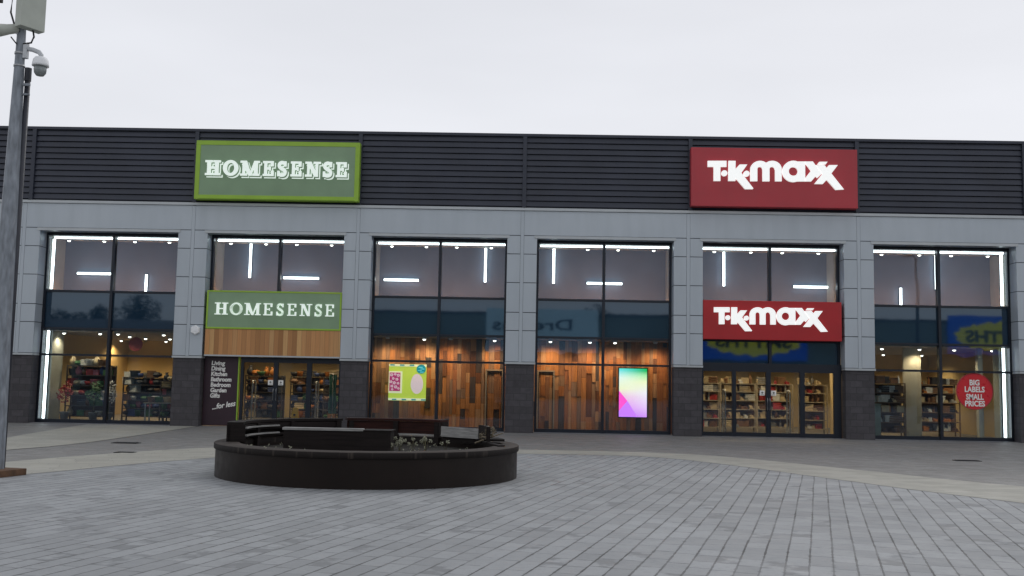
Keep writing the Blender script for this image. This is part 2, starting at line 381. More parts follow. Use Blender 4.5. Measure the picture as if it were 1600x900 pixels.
# ------------------------------------------------------------------ ground
struct(MB().poly([(-260, -260), (260, -260), (260, 260), (-260, 260)], 0).build('ground', M['pave_far'], fixn=False))
near_up = [(-12.6, -24), (-11.2, -19.5), (-9.95, -15.9), (-9.1, -13.4), (-8.5, -11.95), (-7.9, -10.75), (-7.1, -9.75), (-6, -9.1), (-4.2, -8.75), (-2, -8.6), (-.1, -8.5), (1.8, -8.4), (3.3, -8.6), (4.5, -9.3), (5.45, -10.55), (6.36, -12.0), (7.15, -13.25), (7.95, -14.65), (8.73, -15.65), (10.6, -18.2), (13.4, -23)]
near_lo = [(-10.6, -24), (-9.6, -20.8), (-8.35, -17.6), (-7.85, -16.4), (-7.5, -15.35), (-7.1, -14.4), (-6.66, -13.5), (-6.2, -12.6), (-5.3, -11.7), (-4, -10.9), (-2.2, -10.3), (-.2, -9.95), (1.5, -9.83), (2.75, -10.0), (3.5, -10.7), (4.15, -11.8), (4.8, -13.05), (5.32, -14.25), (5.88, -15.45), (6.42, -16.6), (7.35, -18.2), (8.9, -20.6), (11.2, -24)]
fl = [(-60, -60), (-60, -24)] + near_lo + [(60, -24), (60, -60)]
struct(MB().poly(fl, .004).build('paving', M['pave_front'], fixn=False))
def ribbon(a, b_, z):
    q_ = MB(); 
    def rs(p, n=60):
        d = [0]
        for i in range(1, len(p)): d.append(d[-1]+math.dist(p[i], p[i-1]))
        out = []
        for k in range(n+1):
            t = d[-1]*k/n; i = max(j for j in range(len(d)) if d[j] <= t+1e-9); i = min(i, len(p)-2)
            f = (t-d[i])/(d[i+1]-d[i]); out.append((p[i][0]+(p[i+1][0]-p[i][0])*f, p[i][1]+(p[i+1][1]-p[i][1])*f))
        return out
    A, B = rs(a), rs(b_)
    va = [q_.b.verts.new((*p, z)) for p in A]; vb = [q_.b.verts.new((*p, z)) for p in B]
    for i in range(60): q_.b.faces.new((va[i], va[i+1], vb[i+1], vb[i]))
    bmesh.ops.recalc_face_normals(q_.b, faces=q_.b.faces)
    return q_
o = ribbon(near_lo, near_up, .008).build('path_band', M['pave_band'], fixn=False); struct(o)
far_up = [(-11.4, -16.5), (-12.4, -12.2), (-13.2, -8.0), (-13.5, -6.6), (-14.05, -3.5), (-14.6, -.06)]
far_lo = [(-11.9, -19.5), (-11.4, -14.0), (-11.12, -12.0), (-10.8, -10.8), (-10.62, -9.0), (-10.68, -6.5), (-10.8, -3.5), (-10.95, -.06)]
struct(ribbon(far_lo, far_up, .009).build('path_band', M['pave_band'], fixn=False))
for (x, y, w, d, l_) in ((-9.75, -9.0, .62, .32, 'dark iron drain cover in the grey paving in front of the dark maroon panel'), (-8.55, -12.05, .42, .2, 'small dark iron cover at the edge of the pale paving band'), (10.5, -9.2, .6, .26, 'dark iron drain cover in the paving near the right edge')):
    t = thing('drain_cover', l_, 'drain cover', (x, y, 0), 'drain covers set in the paving')
    MB().box(x-w/2, x+w/2, y-d/2, y+d/2, .001, .014).build('cover_frame', M['iron'], t)
    g = MB()
    for k in range(6): g.box(x-w/2+.04, x+w/2-.04, y-d/2+.03+k*(d-.06)/6, y-d/2+.03+k*(d-.06)/6+(d-.06)/10, .015, .022)
    g.build('grate', M['black'], t)

# ------------------------------------------------------------------ the retail building
OP = [(-16.65, -11.92), (-10.93, -6.28), (-5.35, -.76), (.24, 4.84), (5.81, 10.52), (11.51, 16.25)]
B_ = thing('retail_building', 'long grey retail building with dark louvred parapet and six tall lit shop windows', 'building', (0, 0, 0))
piers = [(-17.75, -16.65)] + [(OP[i][1], OP[i+1][0]) for i in range(5)] + [(16.25, 17.35)]
ZP = [2.27, 2.345, 3.39, 4.0, 5.0, 5.97]
g = MB(); b2 = MB(); tr = MB(); bp = []
for x0, x1 in piers:
    w = x1-x0; c = (x0+x1)/2
    b2.box(x0+.012, x1-.012, .02, .52, 2.30, 6.6)
    zs = [2.345, 3.39, 4.0, 5.0, 5.97, 6.6]
    for z0, z1 in zip(zs, zs[1:]):
        g.box(x0, c-.062, -.004, .50, z0+.012, z1-.012, .004); g.box(c+.062, x1, -.004, .50, z0+.012, z1-.012, .004)
    g.box(c-.055, c+.055, -.009, .04, 2.345, 7.43, .003)
    tr.box(x0-.01, x1+.01, -.035, .45, 2.27, 2.338, .006)
# fascia above the openings
bars = [-22.62+5.6*i for i in range(9)]
edges = [-24.0, -17.20] + [(a+b_)/2 for a, b_ in piers[1:-1]] + [16.80, 24.0]
for x0, x1 in zip(edges, edges[1:]): g.box(x0+.06, x1-.06, -.004, .5, 6.612, 7.44, .004)
b2.box(-24, 24, .022, .49, 6.6, 7.46)
g.box(-24, -17.75-.02, -.004, .5, 2.345, 6.59, .004); g.box(17.37, 24, -.004, .5, 2.345, 6.59, .004)
tr.box(-24, 24, -.05, .3, 7.447, 7.54, .008)
tr.box(-24, -17.77, -.035, .45, 2.27, 2.338); tr.box(17.37, 24, -.035, .45, 2.27, 2.338)
for x0, x1 in OP: tr.box(x0-.09, x1+.07, -.025, .42, 6.505, 6.598, .004)
b2.build('panel_backing', M['joint'], B_); g.build('wall_panels', M['panel'], B_); tr.build('metal_trim', M['trim'], B_)
for x0, x1 in piers:
    MB().box(x0+.02, x1+(-.02), .03, .56, 0, 2.27, .006).build('pier', M['pier'], B_)
MB().box(-24, -17.77, .03, .56, 0, 2.27).build('wall', M['pier'], B_); MB().box(17.35, 24, .03, .56, 0, 2.27).build('wall', M['pier'], B_)
# louvred parapet: an extruded profile
prof = [(.05, 7.545)]
n = 12; z = 7.58; pitch = (9.98-7.58)/n
for k in range(n):
    z0 = z+k*pitch
    prof += [(.05, z0), (-.026, z0+.018), (.015, z0+pitch-.012), (.05, z0+pitch-.006)]
prof += [(.05, 9.99)]
q_ = MB(); A = [q_.b.verts.new((-24, y, zz)) for y, zz in prof]; B = [q_.b.verts.new((24, y, zz)) for y, zz in prof]
for i in range(len(prof)-1): q_.b.faces.new((A[i], B[i], B[i+1], A[i+1]))
q_.build('louvre_cladding', M['louvre'], B_, fixn=False)
for x in bars: MB().box(x-.065, x+.065, -.075, .045, 7.55, 9.985, .006).build('louvre_post', M['louvre'], B_)
MB().box(-24.05, 24.05, -.06, .4, 9.992, 10.09, .01).build('coping', M['louvre'], B_)
MB().box(-24, 24, .3, 30, 9.7, 9.9).build('roof', M['roofmat'], B_)
w = MB().box(-24, -23.8, .06, 30, 0, 9.98).box(23.8, 24, .06, 30, 0, 9.98).box(-23.79, 23.79, 29.8, 30, 0, 9.69); w.build('outer_wall', M['louvre'], B_)
MB().box(-23.79, 23.79, .06, .28, 7.56, 9.69).build('parapet_wall', M['joint'], B_)
# interior shell
MB().box(-23.79, 23.79, .12, 12, -.1, .015).build('shop_floor', M['shopfloor'], B_)
MB().box(-23.79, 23.79, .68, 12, 3.14, 3.24).build('ceiling', M['ceil'], B_)
for a in ((-23.79, -5.6, 9.5, 9.7), (5.4, 23.79, 9.5, 9.7), (-5.79, -5.65, 1.0, 9.49), (5.2, 5.38, 1.0, 9.49), (-17.4, -17.2, .87, 9.49), (17.0, 17.2, .87, 9.49), (-11.75, -11.3, .9, 3.2), (10.9, 11.1, .9, 3.0)):
    MB().box(*a, .016, 3.139).build('inner_wall', M['warmwall'], B_)
# side linings behind the piers on both floors
for x0, x1 in piers: MB().box(x0-.02, x1+.02, .86, 1.9, 4.32, 6.40).build('side_lining', M['sidewall'], B_)
MB().box(-17.19, -16.40, .86, 1.7, .016, 3.138).build('side_lining', M['sidewall'], B_); MB().box(15.98, 16.99, .86, 1.3, .016, 3.138).build('side_lining', M['sidewall'], B_)
MB().box(-17.7, 17.4, 1.905, 2.0, 4.31, 6.42).build('upper_back_wall', M['upwall'], B_)
MB().box(-17.7, 17.4, .68, 1.9, 6.41, 6.5).build('upper_ceiling', M['sidewall'], B_)
MB().box(-17.7, 17.4, .68, 1.9, 4.2, 4.31).build('upper_ledge', M['upwall'], B_)

# windows: frame > panes
YG = .58
def win(i, lower=True):
    x0, x1 = OP[i]; c = (x0+x1)/2
    if i == 0: c = -14.30
    if i == 5: c = 13.86
    if i == 1: c = -8.56
    f = MB(); fx0, fx1 = x0+.003, x1-.003; t = .075
    ya, yb = YG-.09, YG+.09
    zb = 0 if lower else 2.3
    f.box(fx0, fx0+t, ya, yb, zb+.005, 6.5); f.box(fx1-t, fx1, ya, yb, zb+.005, 6.5)
    f.box(fx0+t, fx1-t, ya+.004, yb-.004, 6.40, 6.50)
    f.box(c-.045, c+.045, ya-.03, yb-.004, zb+.01, 6.40)
    zt = [4.49, 3.21] + ([2.31] if lower else [])
    for z_ in zt:
        f.box(fx0+t, c-.045, ya+.002, yb-.006, z_-.035, z_+.035); f.box(c+.045, fx1-t, ya+.002, yb-.006, z_-.035, z_+.035)
    if lower:
        f.box(fx0+t, c-.045, ya+.002, yb-.006, .005, .13); f.box(c+.045, fx1-t, ya+.002, yb-.006, .005, .13)
    wf = f.build('window', M['frame'], B_)
    for a, b_ in ((fx0+t, c-.045), (c+.045, fx1-t)):
        MB().box(a, b_, YG-.012, YG+.004, 4.525, 6.40).build('glass_pane', M['glass'], wf)
        MB().box(a, b_, YG-.012, YG+.012, 3.245, 4.455).build('spandrel_panel', M['spandrel'], wf)
        if lower:
            MB().box(a, b_, YG-.012, YG+.004, 2.345, 3.175).build('glass_pane', M['glass'], wf)
            MB().box(a, b_, YG-.012, YG+.004, .13, 2.275).build('glass_pane', M['glass'], wf)
        elif i == 4:
            MB().box(a, b_, YG-.012, YG+.012, 2.46, 3.175).build('spandrel_panel', M['spandrel'], wf)
    return wf
for i in range(6): win(i, i not in (1, 4))

# door sets
def doorset(x0, x1, ztop, leaves, y, handle_at):
    f = MB(); zt = 2.17
    xs = [x0] + [v for l_ in leaves for v in l_] + [x1]
    for a, b_ in zip(xs[0::2], xs[1::2]): f.box(a, b_, y-.06, y+.06, .01, ztop)
    for a, b_ in leaves: f.box(a, b_, y-.055, y+.055, zt, ztop); f.box(a, b_, y-.055, y+.055, .02, .15)
    d = f.build('entrance_doors', M['frame'], B_)
    for a, b_ in leaves: MB().box(a, b_, y-.01, y+.006, .15, zt).build('glass_pane', M['glass'], d)
    for x in handle_at:
        MB().tube([(x, y-.065, .9), (x, y-.11, .93), (x, y-.11, 1.27), (x, y-.065, 1.3)], .012, 8).build('handle', M['silver'], d)
    return d
d1 = doorset(-9.70, -6.29, 2.34, [(-9.60, -8.58), (-8.43, -7.46), (-7.29, -6.36)], .42, (-8.56, -8.46))
d2 = doorset(5.82, 10.50, 2.455, [(5.90, 6.86), (6.99, 7.99), (8.15, 9.12), (9.28, 10.25)], .42, (8.03, 8.11))
for (x, z_, l_) in ((-8.68, 1.50, 'small white notice on the left door leaf under the wood band'), (-8.33, 1.50, 'small white notice on the middle door leaf under the wood band'), (7.87, 1.47, 'small white notice left of the gap in the doors under the red sign'), (8.25, 1.47, 'small white notice right of the gap in the doors under the red sign')):
    t = thing('door_notice', l_, 'notice', (x, .39, z_), 'white notices on the entrance doors')
    MB().box(x-.085, x+.085, .395, .405, z_-.085, z_+.085).build('card', M['signtext'], t)
    MB().flat([[(x+.035*math.cos(a*PI/6), z_+.01+.035*math.sin(a*PI/6)) for a in range(12)]], .390, .394).box(x-.05, x+.05, .390, .394, z_-.06, z_-.045).build('print', GM['grey'], t)

# ------------------------------------------------------------------ lettering
def rc(a, b_, c, d): return [(a, b_), (c, b_), (c, d), (a, d)]
def ring(cx, cy_, rx, ry, ix, iy, a0=0, a1=360, n=28):
    o_ = []
    for k in range(n):
        t0, t1 = math.radians(a0+(a1-a0)*k/n), math.radians(a0+(a1-a0)*(k+1)/n)
        o_.append([(cx+ix*math.cos(t0), cy_+iy*math.sin(t0)), (cx+rx*math.cos(t0), cy_+ry*math.sin(t0)), (cx+rx*math.cos(t1), cy_+ry*math.sin(t1)), (cx+ix*math.cos(t1), cy_+iy*math.sin(t1))])
    return o_
def stroke(pts, w):
    o_ = []
    sm = []
    for i in range(len(pts)-1):      # catmull
        p0, p1, p2, p3 = pts[max(i-1, 0)], pts[i], pts[i+1], pts[min(i+2, len(pts)-1)]
        for k in range(3):
            t = k/3; sm.append(tuple(.5*((2*p1[j])+(-p0[j]+p2[j])*t+(2*p0[j]-5*p1[j]+4*p2[j]-p3[j])*t*t+(-p0[j]+3*p1[j]-3*p2[j]+p3[j])*t**3) for j in (0, 1)))
    sm.append(pts[-1])
    L_, R_ = [], []
    for i, p in enumerate(sm):
        a, b_ = sm[max(i-1, 0)], sm[min(i+1, len(sm)-1)]; dx, dy = b_[0]-a[0], b_[1]-a[1]; l_ = math.hypot(dx, dy)
        ww = w[0]+(w[1]-w[0])*(1-abs(2*i/(len(sm)-1)-1))
        L_.append((p[0]-dy/l_*ww/2, p[1]+dx/l_*ww/2)); R_.append((p[0]+dy/l_*ww/2, p[1]-dx/l_*ww/2))
    for i in range(len(sm)-1): o_.append([R_[i], R_[i+1], L_[i+1], L_[i]])
    return o_
SER = .12
GL = {
 'H': [rc(.13, 0, .36, 1), rc(.64, 0, .87, 1), rc(.3, .44, .7, .57), rc(0, 0, .47, SER), rc(.53, 0, 1, SER), rc(0, 1-SER, .47, 1), rc(.53, 1-SER, 1, 1)],
 'O': ring(.5, .5, .5, .53, .25, .36),
 'M': [rc(.14, 0, .30, 1), rc(.90, 0, 1.13, 1), [(.14, 1), (.72, 0), (.56, 0), (.14, .72)], [(.40, 1), (.14, 1), (.56, 0), (.74, .0)], [(.90, 1), (1.05, 1), (.70, 0), (.58, 0)], rc(0, 0, .44, SER), rc(.80, 0, 1.25, SER), rc(0, 1-SER, .38, 1), rc(.90, 1-SER, 1.25, 1)],
 'E': [rc(.12, 0, .36, 1), rc(0, 0, .98, SER), rc(0, 1-SER, .95, 1), rc(.3, .44, .68, .57), rc(.72, .67, .95, .95), rc(.76, .05, .98, .35), rc(.58, .38, .70, .63)],
 'S': stroke([(.76, .78), (.66, .88), (.46, .92), (.22, .84), (.17, .69), (.34, .56), (.62, .44), (.80, .30), (.72, .13), (.48, .07), (.28, .09), (.16, .22)], (.20, .26)) + [rc(.68, .67, .88, 1.0), rc(0.03, .0, .22, .35)],
 'N': [rc(.13, 0, .27, 1), rc(.68, 0, .83, 1), [(.10, 1), (.38, 1), (.83, 0), (.60, 0)], rc(0, 0, .42, SER), rc(0, 1-SER, .35, 1), rc(.54, 1-SER, 1.0, 1)]}
WID = {'H': 1, 'O': 1, 'M': 1.25, 'E': .98, 'S': .95, 'N': 1}
def grow(p, e_):
    A = sum(p[i][0]*p[(i+1) % len(p)][1]-p[(i+1) % len(p)][0]*p[i][1] for i in range(len(p)))
    if A < 0: p = p[::-1]
    out = []; n_ = len(p)
    for i in range(n_):
        a, b_, c = p[i-1], p[i], p[(i+1) % n_]
        d1_ = (b_[0]-a[0], b_[1]-a[1]); d2_ = (c[0]-b_[0], c[1]-b_[1]); l1, l2 = math.hypot(*d1_) or 1e-6, math.hypot(*d2_) or 1e-6
        n1, n2 = (d1_[1]/l1, -d1_[0]/l1), (d2_[1]/l2, -d2_[0]/l2); s_ = 1+n1[0]*n2[0]+n1[1]*n2[1]; s_ = max(s_, .35)
        out.append((b_[0]+e_*(n1[0]+n2[0])/s_, b_[1]+e_*(n1[1]+n2[1])/s_))
    return out
def word(spans, zb, h, slope, fn, k):
    """spans: (char, x0, x1) in metres; fn(polys, char) is called per letter"""
    for ch, a, b_ in spans:
        P = [[(a+(b_-a)*x/WID[ch], zb+slope*(a-spans[0][1])+h*z_) for x, z_ in p] for p in GL[ch]]
        fn(P, ch)
def sign_board(root, x0, x1, z0, z1, yf, yb, m, border=None, bw=.15):
    if border:
        f = MB().box(x0, x1, yf, yb, z0, z0+bw, .008).box(x0, x1, yf, yb, z1-bw, z1, .008).box(x0, x0+bw, yf+.001, yb-.001, z0+bw, z1-bw).box(x1-bw, x1, yf+.001, yb-.001, z0+bw, z1-bw)
        f.build('border', border, root); MB().box(x0+bw, x1-bw, yf+.012, yb-.002, z0+bw, z1-bw).build('panel', m, root)
    else:
        MB().box(x0, x1, yf, yb, z0, z1, .015).build('panel', m, root)
px = lambda x, k=46.75: (x-827.2)/k
def hs(spanpx, k, off): return [(c, (a-off)/k, (b_-off)/k) for c, a, b_ in spanpx]
# big sign
t = thing('shop_sign', 'large green sign with lime border and white HOMESENSE letters on the dark parapet', 'sign', (-8.57, 0, 7.61))
sign_board(t, -11.34, -5.79, 7.61, 9.62, -.34, -.04, M['signgreen'], M['lime'], .15)
MB().box(-11.2, -5.95, -.36, -.33, 7.632, 7.650).build('bottom_lip', M['lime'], t)
big = [('H', 322.5, 346), ('O', 350, 373.5), ('M', 377, 406.5), ('E', 412, 428.5), ('S', 434, 449), ('E', 455, 471.5), ('N', 477.5, 501), ('S', 504.5, 519.5), ('E', 525, 541.5)]
X0, X1 = -10.98, -6.20
spans = [(c, X0+(a-322.5)/(541.5-322.5)*(X1-X0), X0+(b_-322.5)/(541.5-322.5)*(X1-X0)) for c, a, b_ in big]
def f1(P, ch):
    h_ = .52
    sh = [[(x+.050, z_-.056) for x, z_ in p] for p in P]
    MB().flat([grow(p, .016) for p in sh], -.37, -.33).build('letter_outline', M['letter_hs'], t)
    MB().flat([[(x+.018, z_-.020) for x, z_ in grow(p, .020)] for p in P], -.378, -.36).build('letter_gap', M['signgreen'], t)
    MB().flat([grow(p, .006) for p in P], -.42, -.3785).build('letter', M['letter_hs'], t)
word(spans, 8.42, .50, .0, f1, 0)
# shopfront sign
t2 = thing('shop_sign', 'low green sign with thin lime edge and white HOMESENSE letters above the wood band', 'sign', (-8.55, .1, 3.27))
sign_board(t2, -10.84, -6.288, 3.27, 4.56, -.02, .45, M['signgreen'], M['lime'], .055)
sm = [('H', 335.5, 357), ('O', 359, 380), ('M', 382, 408.5), ('E', 412, 427), ('S', 432, 445), ('E', 449.5, 464.5), ('N', 469, 489), ('S', 492, 505), ('E', 509, 523.5)]
X0, X1 = -10.56, -6.52
spans = [(c, X0+(a-335.5)/(523.5-335.5)*(X1-X0), X0+(b_-335.5)/(523.5-335.5)*(X1-X0)) for c, a, b_ in sm]
word(spans, 3.735, .42, .0, lambda P, ch: MB().flat([grow(p, -.009) for p in P], -.06, -.012).build('letter', M['letter_hs'], t2), 0)
o = MB().box(-10.85, -6.29, .0, .45, 2.40, 3.262).box(-10.85, -6.29, -.01, .45, 2.35, 2.398, mi=1).build('wood_band', [M['wood_sign'], M['trim']]); tag(o, 'band of orange-brown vertical boards under the lower green sign', 'cladding')

# red signs: logo outline, in units of the traced drawing
def circ(cx, cy_, r, n=24): return [(cx+r*math.cos(2*PI*i/n), cy_+r*math.sin(2*PI*i/n)) for i in range(n)]
W2 = 1597
LOGO = {
 'T': [rc(72, 130, 500, 268), rc(208, 250, 361, 596)], 'dot': [circ(452, 418, 68)],
 'K': [[(548, 130), (708, 132), (704, 320), (800, 217), (975, 217), (840, 410), (1110, 772), (1100, 787), (922, 787), (706, 532), (704, 597), (541, 597)]],
 'dot2': [circ(958, 429, 68)],
 'm': [rc(1045, 329, 1203, 602), rc(1323, 329, 1480, 606), rc(W2+13, 329, W2+160, 606)] + ring(1262, 330, 217, 198, 59, 60, 180, 360, 20) + ring(1541, 330, 218, 198, 61, 60, 180, 360, 20),
 'a': ring(W2+425, 378, 250, 248, 104, 102) + [rc(W2+528, 150, W2+694, 610)],
 'x': [[(W2+a, b_) for a, b_ in ((690, 150), (870, 150), (915, 215), (1070, 437), (972, 532), (935, 490), (830, 610), (690, 610), (690, 545), (830, 365), (690, 175))], [(W2+a, b_) for a, b_ in ((1020, 157), (1205, 157), (1163, 214), (975, 214))]],
 'x2': [[(W2+a, b_) for a, b_ in ((934, 236), (1112, 228), (1145, 245), (1182, 302), (1240, 234), (1437, 234), (1288, 430), (1570, 797), (1385, 807), (1182, 572), (1095, 670), (905, 668), (1088, 440))]]}
def logo(root, x0, z0, sc, y0, y1):
    for k, P in LOGO.items():
        MB().flat([[(x0+u*sc, z0-(v-.0175*u)*sc) for u, v in p] for p in P], y0, y1).build('dot' if 'dot' in k else 'letter', M['letter'], root)
t3 = thing('shop_sign', 'large red sign with white T K Maxx lettering on the dark parapet', 'sign', (8.1, 0, 7.62))
sign_board(t3, 5.36, 10.90, 7.64, 9.64, -.34, -.04, M['signred'])
MB().box(5.36, 10.90, -.352, -.33, 7.655, 7.69).build('bottom_lip', M['signred'], t3)
sc = 4.52/(W2+1570-72); logo(t3, 5.90-72*sc, 9.17+.12*0+130*sc-.005, sc, -.42, -.335)
t4 = thing('shop_sign', 'low red sign with white T K Maxx lettering above the sliding doors', 'sign', (8.1, .1, 3.22))
sign_board(t4, 5.82, 10.42, 3.225, 4.53, -.02, .45, M['signred2'])
sc = 3.77/(W2+1570-72); logo(t4, 6.17-72*sc, 4.285+130*sc, sc, -.08, -.015)

# maroon panel with its list
t5 = thing('department_panel', 'dark maroon panel beside the doors with a white list of departments', 'sign', (-10.33, .35, .03))
MB().box(-10.925, -9.78, .33, .45, .03, 2.345, .004).build('panel', M['maroon'], t5)
MB().box(-9.775, -9.735, .32, .45, .03, 2.345).build('edge_strip', M['lime'], t5)
for k, (wrd, wpx) in enumerate((('Living', 21), ('Dining', 22), ('Kitchen', 25), ('Bathroom', 32), ('Bedroom', 31), ('Garden', 25), ('Gifts', 15))):
    o = text(wrd, .20, 0, 0, 0, M['signtext'], 'lettering', None, bold=.007, shear=.08)
    xs = [v.co.x for v in o.data.vertices]; s_ = (wpx/45.9)/(max(xs)-min(xs))
    o.data.transform(Matrix.Translation((-10.69-.0*k, .325, 2.055-k*.182)) @ Matrix.Diagonal((s_, 1, 1, 1))); par(o, t5)
o = text('...for less', .25, 0, 0, 0, M['signtext'], 'lettering', None, bold=.006, shear=.3, rot=math.radians(9))
xs = [v.co.x for v in o.data.vertices]; s_ = .78/(max(xs)-min(xs))
o.data.transform(Matrix.Translation((-10.60, .325, .56)) @ Matrix.Diagonal((s_, 1, 1, 1))); par(o, t5)

# red round sign in the window
t6 = thing('round_sign', 'large red round sign stuck on the far right window, reading BIG LABELS SMALL PRICES', 'sign', (15.0, .72, 1.05))
MB().lathe([(.60, 0), (.60, .02)], (15.0, .562, 1.66), 48, axis=Matrix.Rotation(PI/2, 3, 'X')).build('disc', M['disc'], t6)
MB().lathe([(.60, 0), (.615, .0), (.615, .03), (.58, .03), (.58, .021)], (15.0, .562, 1.66), 48, cap=False, axis=Matrix.Rotation(PI/2, 3, 'X')).build('edge_ring', M['signred'], t6)
for k, (wrd, wpx) in enumerate((('BIG', 15), ('LABELS', 30), ('SMALL', 26.5), ('PRICES', 30))):
    o = text(wrd, .255, 0, 0, 0, M['signtext'], 'lettering', None, bold=.008)
    xs = [v.co.x for v in o.data.vertices]; mnx, mxx = min(xs), max(xs); s_ = (wpx/45.4)/(mxx-mnx)
    o.data.transform(Matrix.Translation((15.0-(mnx+mxx)/2*s_, .534, 1.865-k*.225-(.025 if k > 1 else 0))) @ Matrix.Diagonal((s_, 1, 1, 1))); par(o, t6)

# alarm box
t7 = thing('alarm_box', 'white six-sided alarm box on the grey pier left of the wood band', 'alarm box', (-11.17, -.1, 3.2))
MB().lathe([(.165, 0), (.165, .07), (.14, .1)], (-11.17, -.005, 3.21), 6, axis=Matrix.Rotation(PI/2, 3, 'X') @ Matrix.Rotation(PI/6, 3, 'Z')).build('case', M['white'], t7)
MB().lathe([(.05, 0), (.05, .012)], (-11.17, -.104, 3.21), 16, axis=Matrix.Rotation(PI/2, 3, 'X')).build('badge', M['white'], t7)

# ------------------------------------------------------------------ lights in the windows
WHERE = ['in the far left window', 'above the low green sign', 'in the window over the lime poster', 'in the window over the pink screen', 'above the low red sign', 'in the window over the red round sign']
def ledbar(a, b_, r, label, grp, name='tube_light'):
    a, b_ = Vector(a), Vector(b_); d = (b_-a).normalized(); t_ = thing(name, label, 'light', ((a+b_)/2), grp)
    MB().tube([a, b_], r, 12).build('tube', M['led'], t_)
    back = Vector((0, .04, 0)); w_ = r*.9
    q2 = MB(); lo = Vector([min(a[i], b_[i]) for i in range(3)]); hi = Vector([max(a[i], b_[i]) for i in range(3)])
    q2.box(lo.x-w_, hi.x+w_, lo.y+r*.8, lo.y+r*.8+.04, lo.z-w_, hi.z+w_); q2.build('channel', M['black'], t_)
    return t_
for i in range(6):
    x0, x1 = OP[i]; c = (x0+x1)/2
    ledbar((x0+.12, .80, 6.365), (x1-.05, .80, 6.378), .030, 'long white strip light along the top '+WHERE[i], 'strip lights along the window heads', 'strip_light')
ledbar((-16.53, .80, 4.58), (-16.53, .80, 6.31), .044, 'upright strip light down the left edge of the upper far left window', 'edge strip lights', 'strip_light')
ledbar((-16.50, .74, .14), (-16.50, .74, 3.13), .044, 'upright strip light down the left edge of the lower far left window', 'edge strip lights', 'strip_light')
ledbar((16.12, .80, 4.58), (16.12, .80, 6.31), .044, 'upright strip light down the right edge of the upper far right window', 'edge strip lights', 'strip_light')
ledbar((16.08, .74, .14), (16.08, .74, 3.13), .044, 'upright strip light down the right edge of the lower far right window', 'edge strip lights', 'strip_light')
f_, Cc = 1571.33, Vector((0, -33.6, 1.637))
def at(x, y, Y):    # photograph pixel on the plane Y (used only to read positions off the photograph)
    d = r2*((x-800)/f_)-u2*((y-450)/f_)+fw; t_ = (Y+33.6)/d.y; return Cc+d*t_
TUB = [((121, 427), (177, 428), 0, 'level'), ((228.5, 429), (228, 455.5), 0, 'upright'), ((392, 381), (390.5, 434), 1, 'upright'), ((443, 434), (498, 435), 1, 'level'),
       ((600, 437), (654, 438), 2, 'level'), ((759, 388), (758, 441), 2, 'upright'), ((865.5, 391), (865, 443), 3, 'upright'), ((917, 442.5), (972, 443.5), 3, 'level'),
       ((1131, 394), (1131, 447), 4, 'upright'), ((1240, 448), (1297, 449), 4, 'level'), ((1407.5, 450), (1407.5, 477), 5, 'upright'), ((1462, 399), (1463, 452), 5, 'upright')]
for k, (p, q2, i, kind) in enumerate(TUB):
    a, b_ = at(*p, 1.80), at(*q2, 1.80)
    if kind == 'upright': b_.x = a.x = (a.x+b_.x)/2; b_.z = max(b_.z, 4.4)
    else: b_.z = a.z = (a.z+b_.z)/2
    if k == 10: kind = 'short upright'
    if k == 11: kind = 'tall upright'
    ledbar(a, b_, .042, 'slim %s white tube light %s' % (kind, WHERE[i]), 'tube lights on the upper back wall')
def spot(x, y, Y, label, grp, zc, pw=0, on=True, col=(1, .8, .55), wash=False):
    p = at(x, y, Y); p.z = zc
    t_ = thing('ceiling_spotlight', label, 'spotlight', p, grp)
    MB().lathe([(.075, 0), (.075, -.05), (.062, -.06)], p, 14).build('housing', M['camgrey'], t_)
    if on: MB().lathe([(.055, -.061), (.05, -.085), (.02, -.10)], p, 14).build('lamp', M['spot'], t_)
    else: MB().lathe([(.055, -.061), (.05, -.07)], p, 14).build('lamp', M['camgrey'], t_)
    if pw:
        l_ = bpy.data.lights.new('spotlight', 'SPOT'); l_.energy = pw; l_.color = col; l_.spot_size = math.radians(150); l_.spot_blend = .8; l_.shadow_soft_size = .06
        lo = bpy.data.objects.new('spotlight', l_); COL.objects.link(lo); lo.location = p+Vector((0, 0, -.16))
        if wash: lo.rotation_euler = Vector((0, -.36, 1)).to_track_quat('Z', 'Y').to_euler(); l_.spot_size = math.radians(128); l_.spot_blend = 1; l_.shadow_soft_size = .2
        par(lo, t_)
UPS = [(108, 163, 211, 265), (361, 416, 464, 518.5), (612.5, 666.5, 714, 768), (866, 918.5, 966, 1021.5), (1116, 1173, 1222, 1278.5), (1377, 1436, 1485.5, 1542.5)]
for i, xs in enumerate(UPS):
    for x in xs: spot(x, 376, 1.35, 'small round spotlight under the ceiling '+WHERE[i], 'upper spotlights '+WHERE[i], 6.405)
for x, Y, on in ((606, 0.80, 0), (663, 0.80, 1), (704.6, 0.80, 0), (773, 0.80, 1)): spot(x, 529, Y, '%s ceiling spotlight in front of the plank wall behind the lime poster' % ('bright' if on else 'dim recessed'), 'spotlights over the left plank wall', 3.135, 125 if on else 105, on, (1, .60, .34), True)
for x, Y, on in ((860, 0.80, 1), (921.7, 0.80, 1), (961, 0.80, 1), (1024, 0.80, 0)): spot(x, 534, Y, '%s ceiling spotlight in front of the plank wall behind the pink screen' % ('bright' if on else 'dim recessed'), 'spotlights over the right plank wall', 3.135, 125 if on else 105, on, (1, .60, .34), True)
for x, Y in ((1378, 1.6), (1436.6, 1.6), (1491, 1.6), (1550, 1.6)): spot(x, 547, Y, 'lit ceiling spotlight over the goods in the lower far right window', 'spotlights in the lower far right window', 3.135, 80)
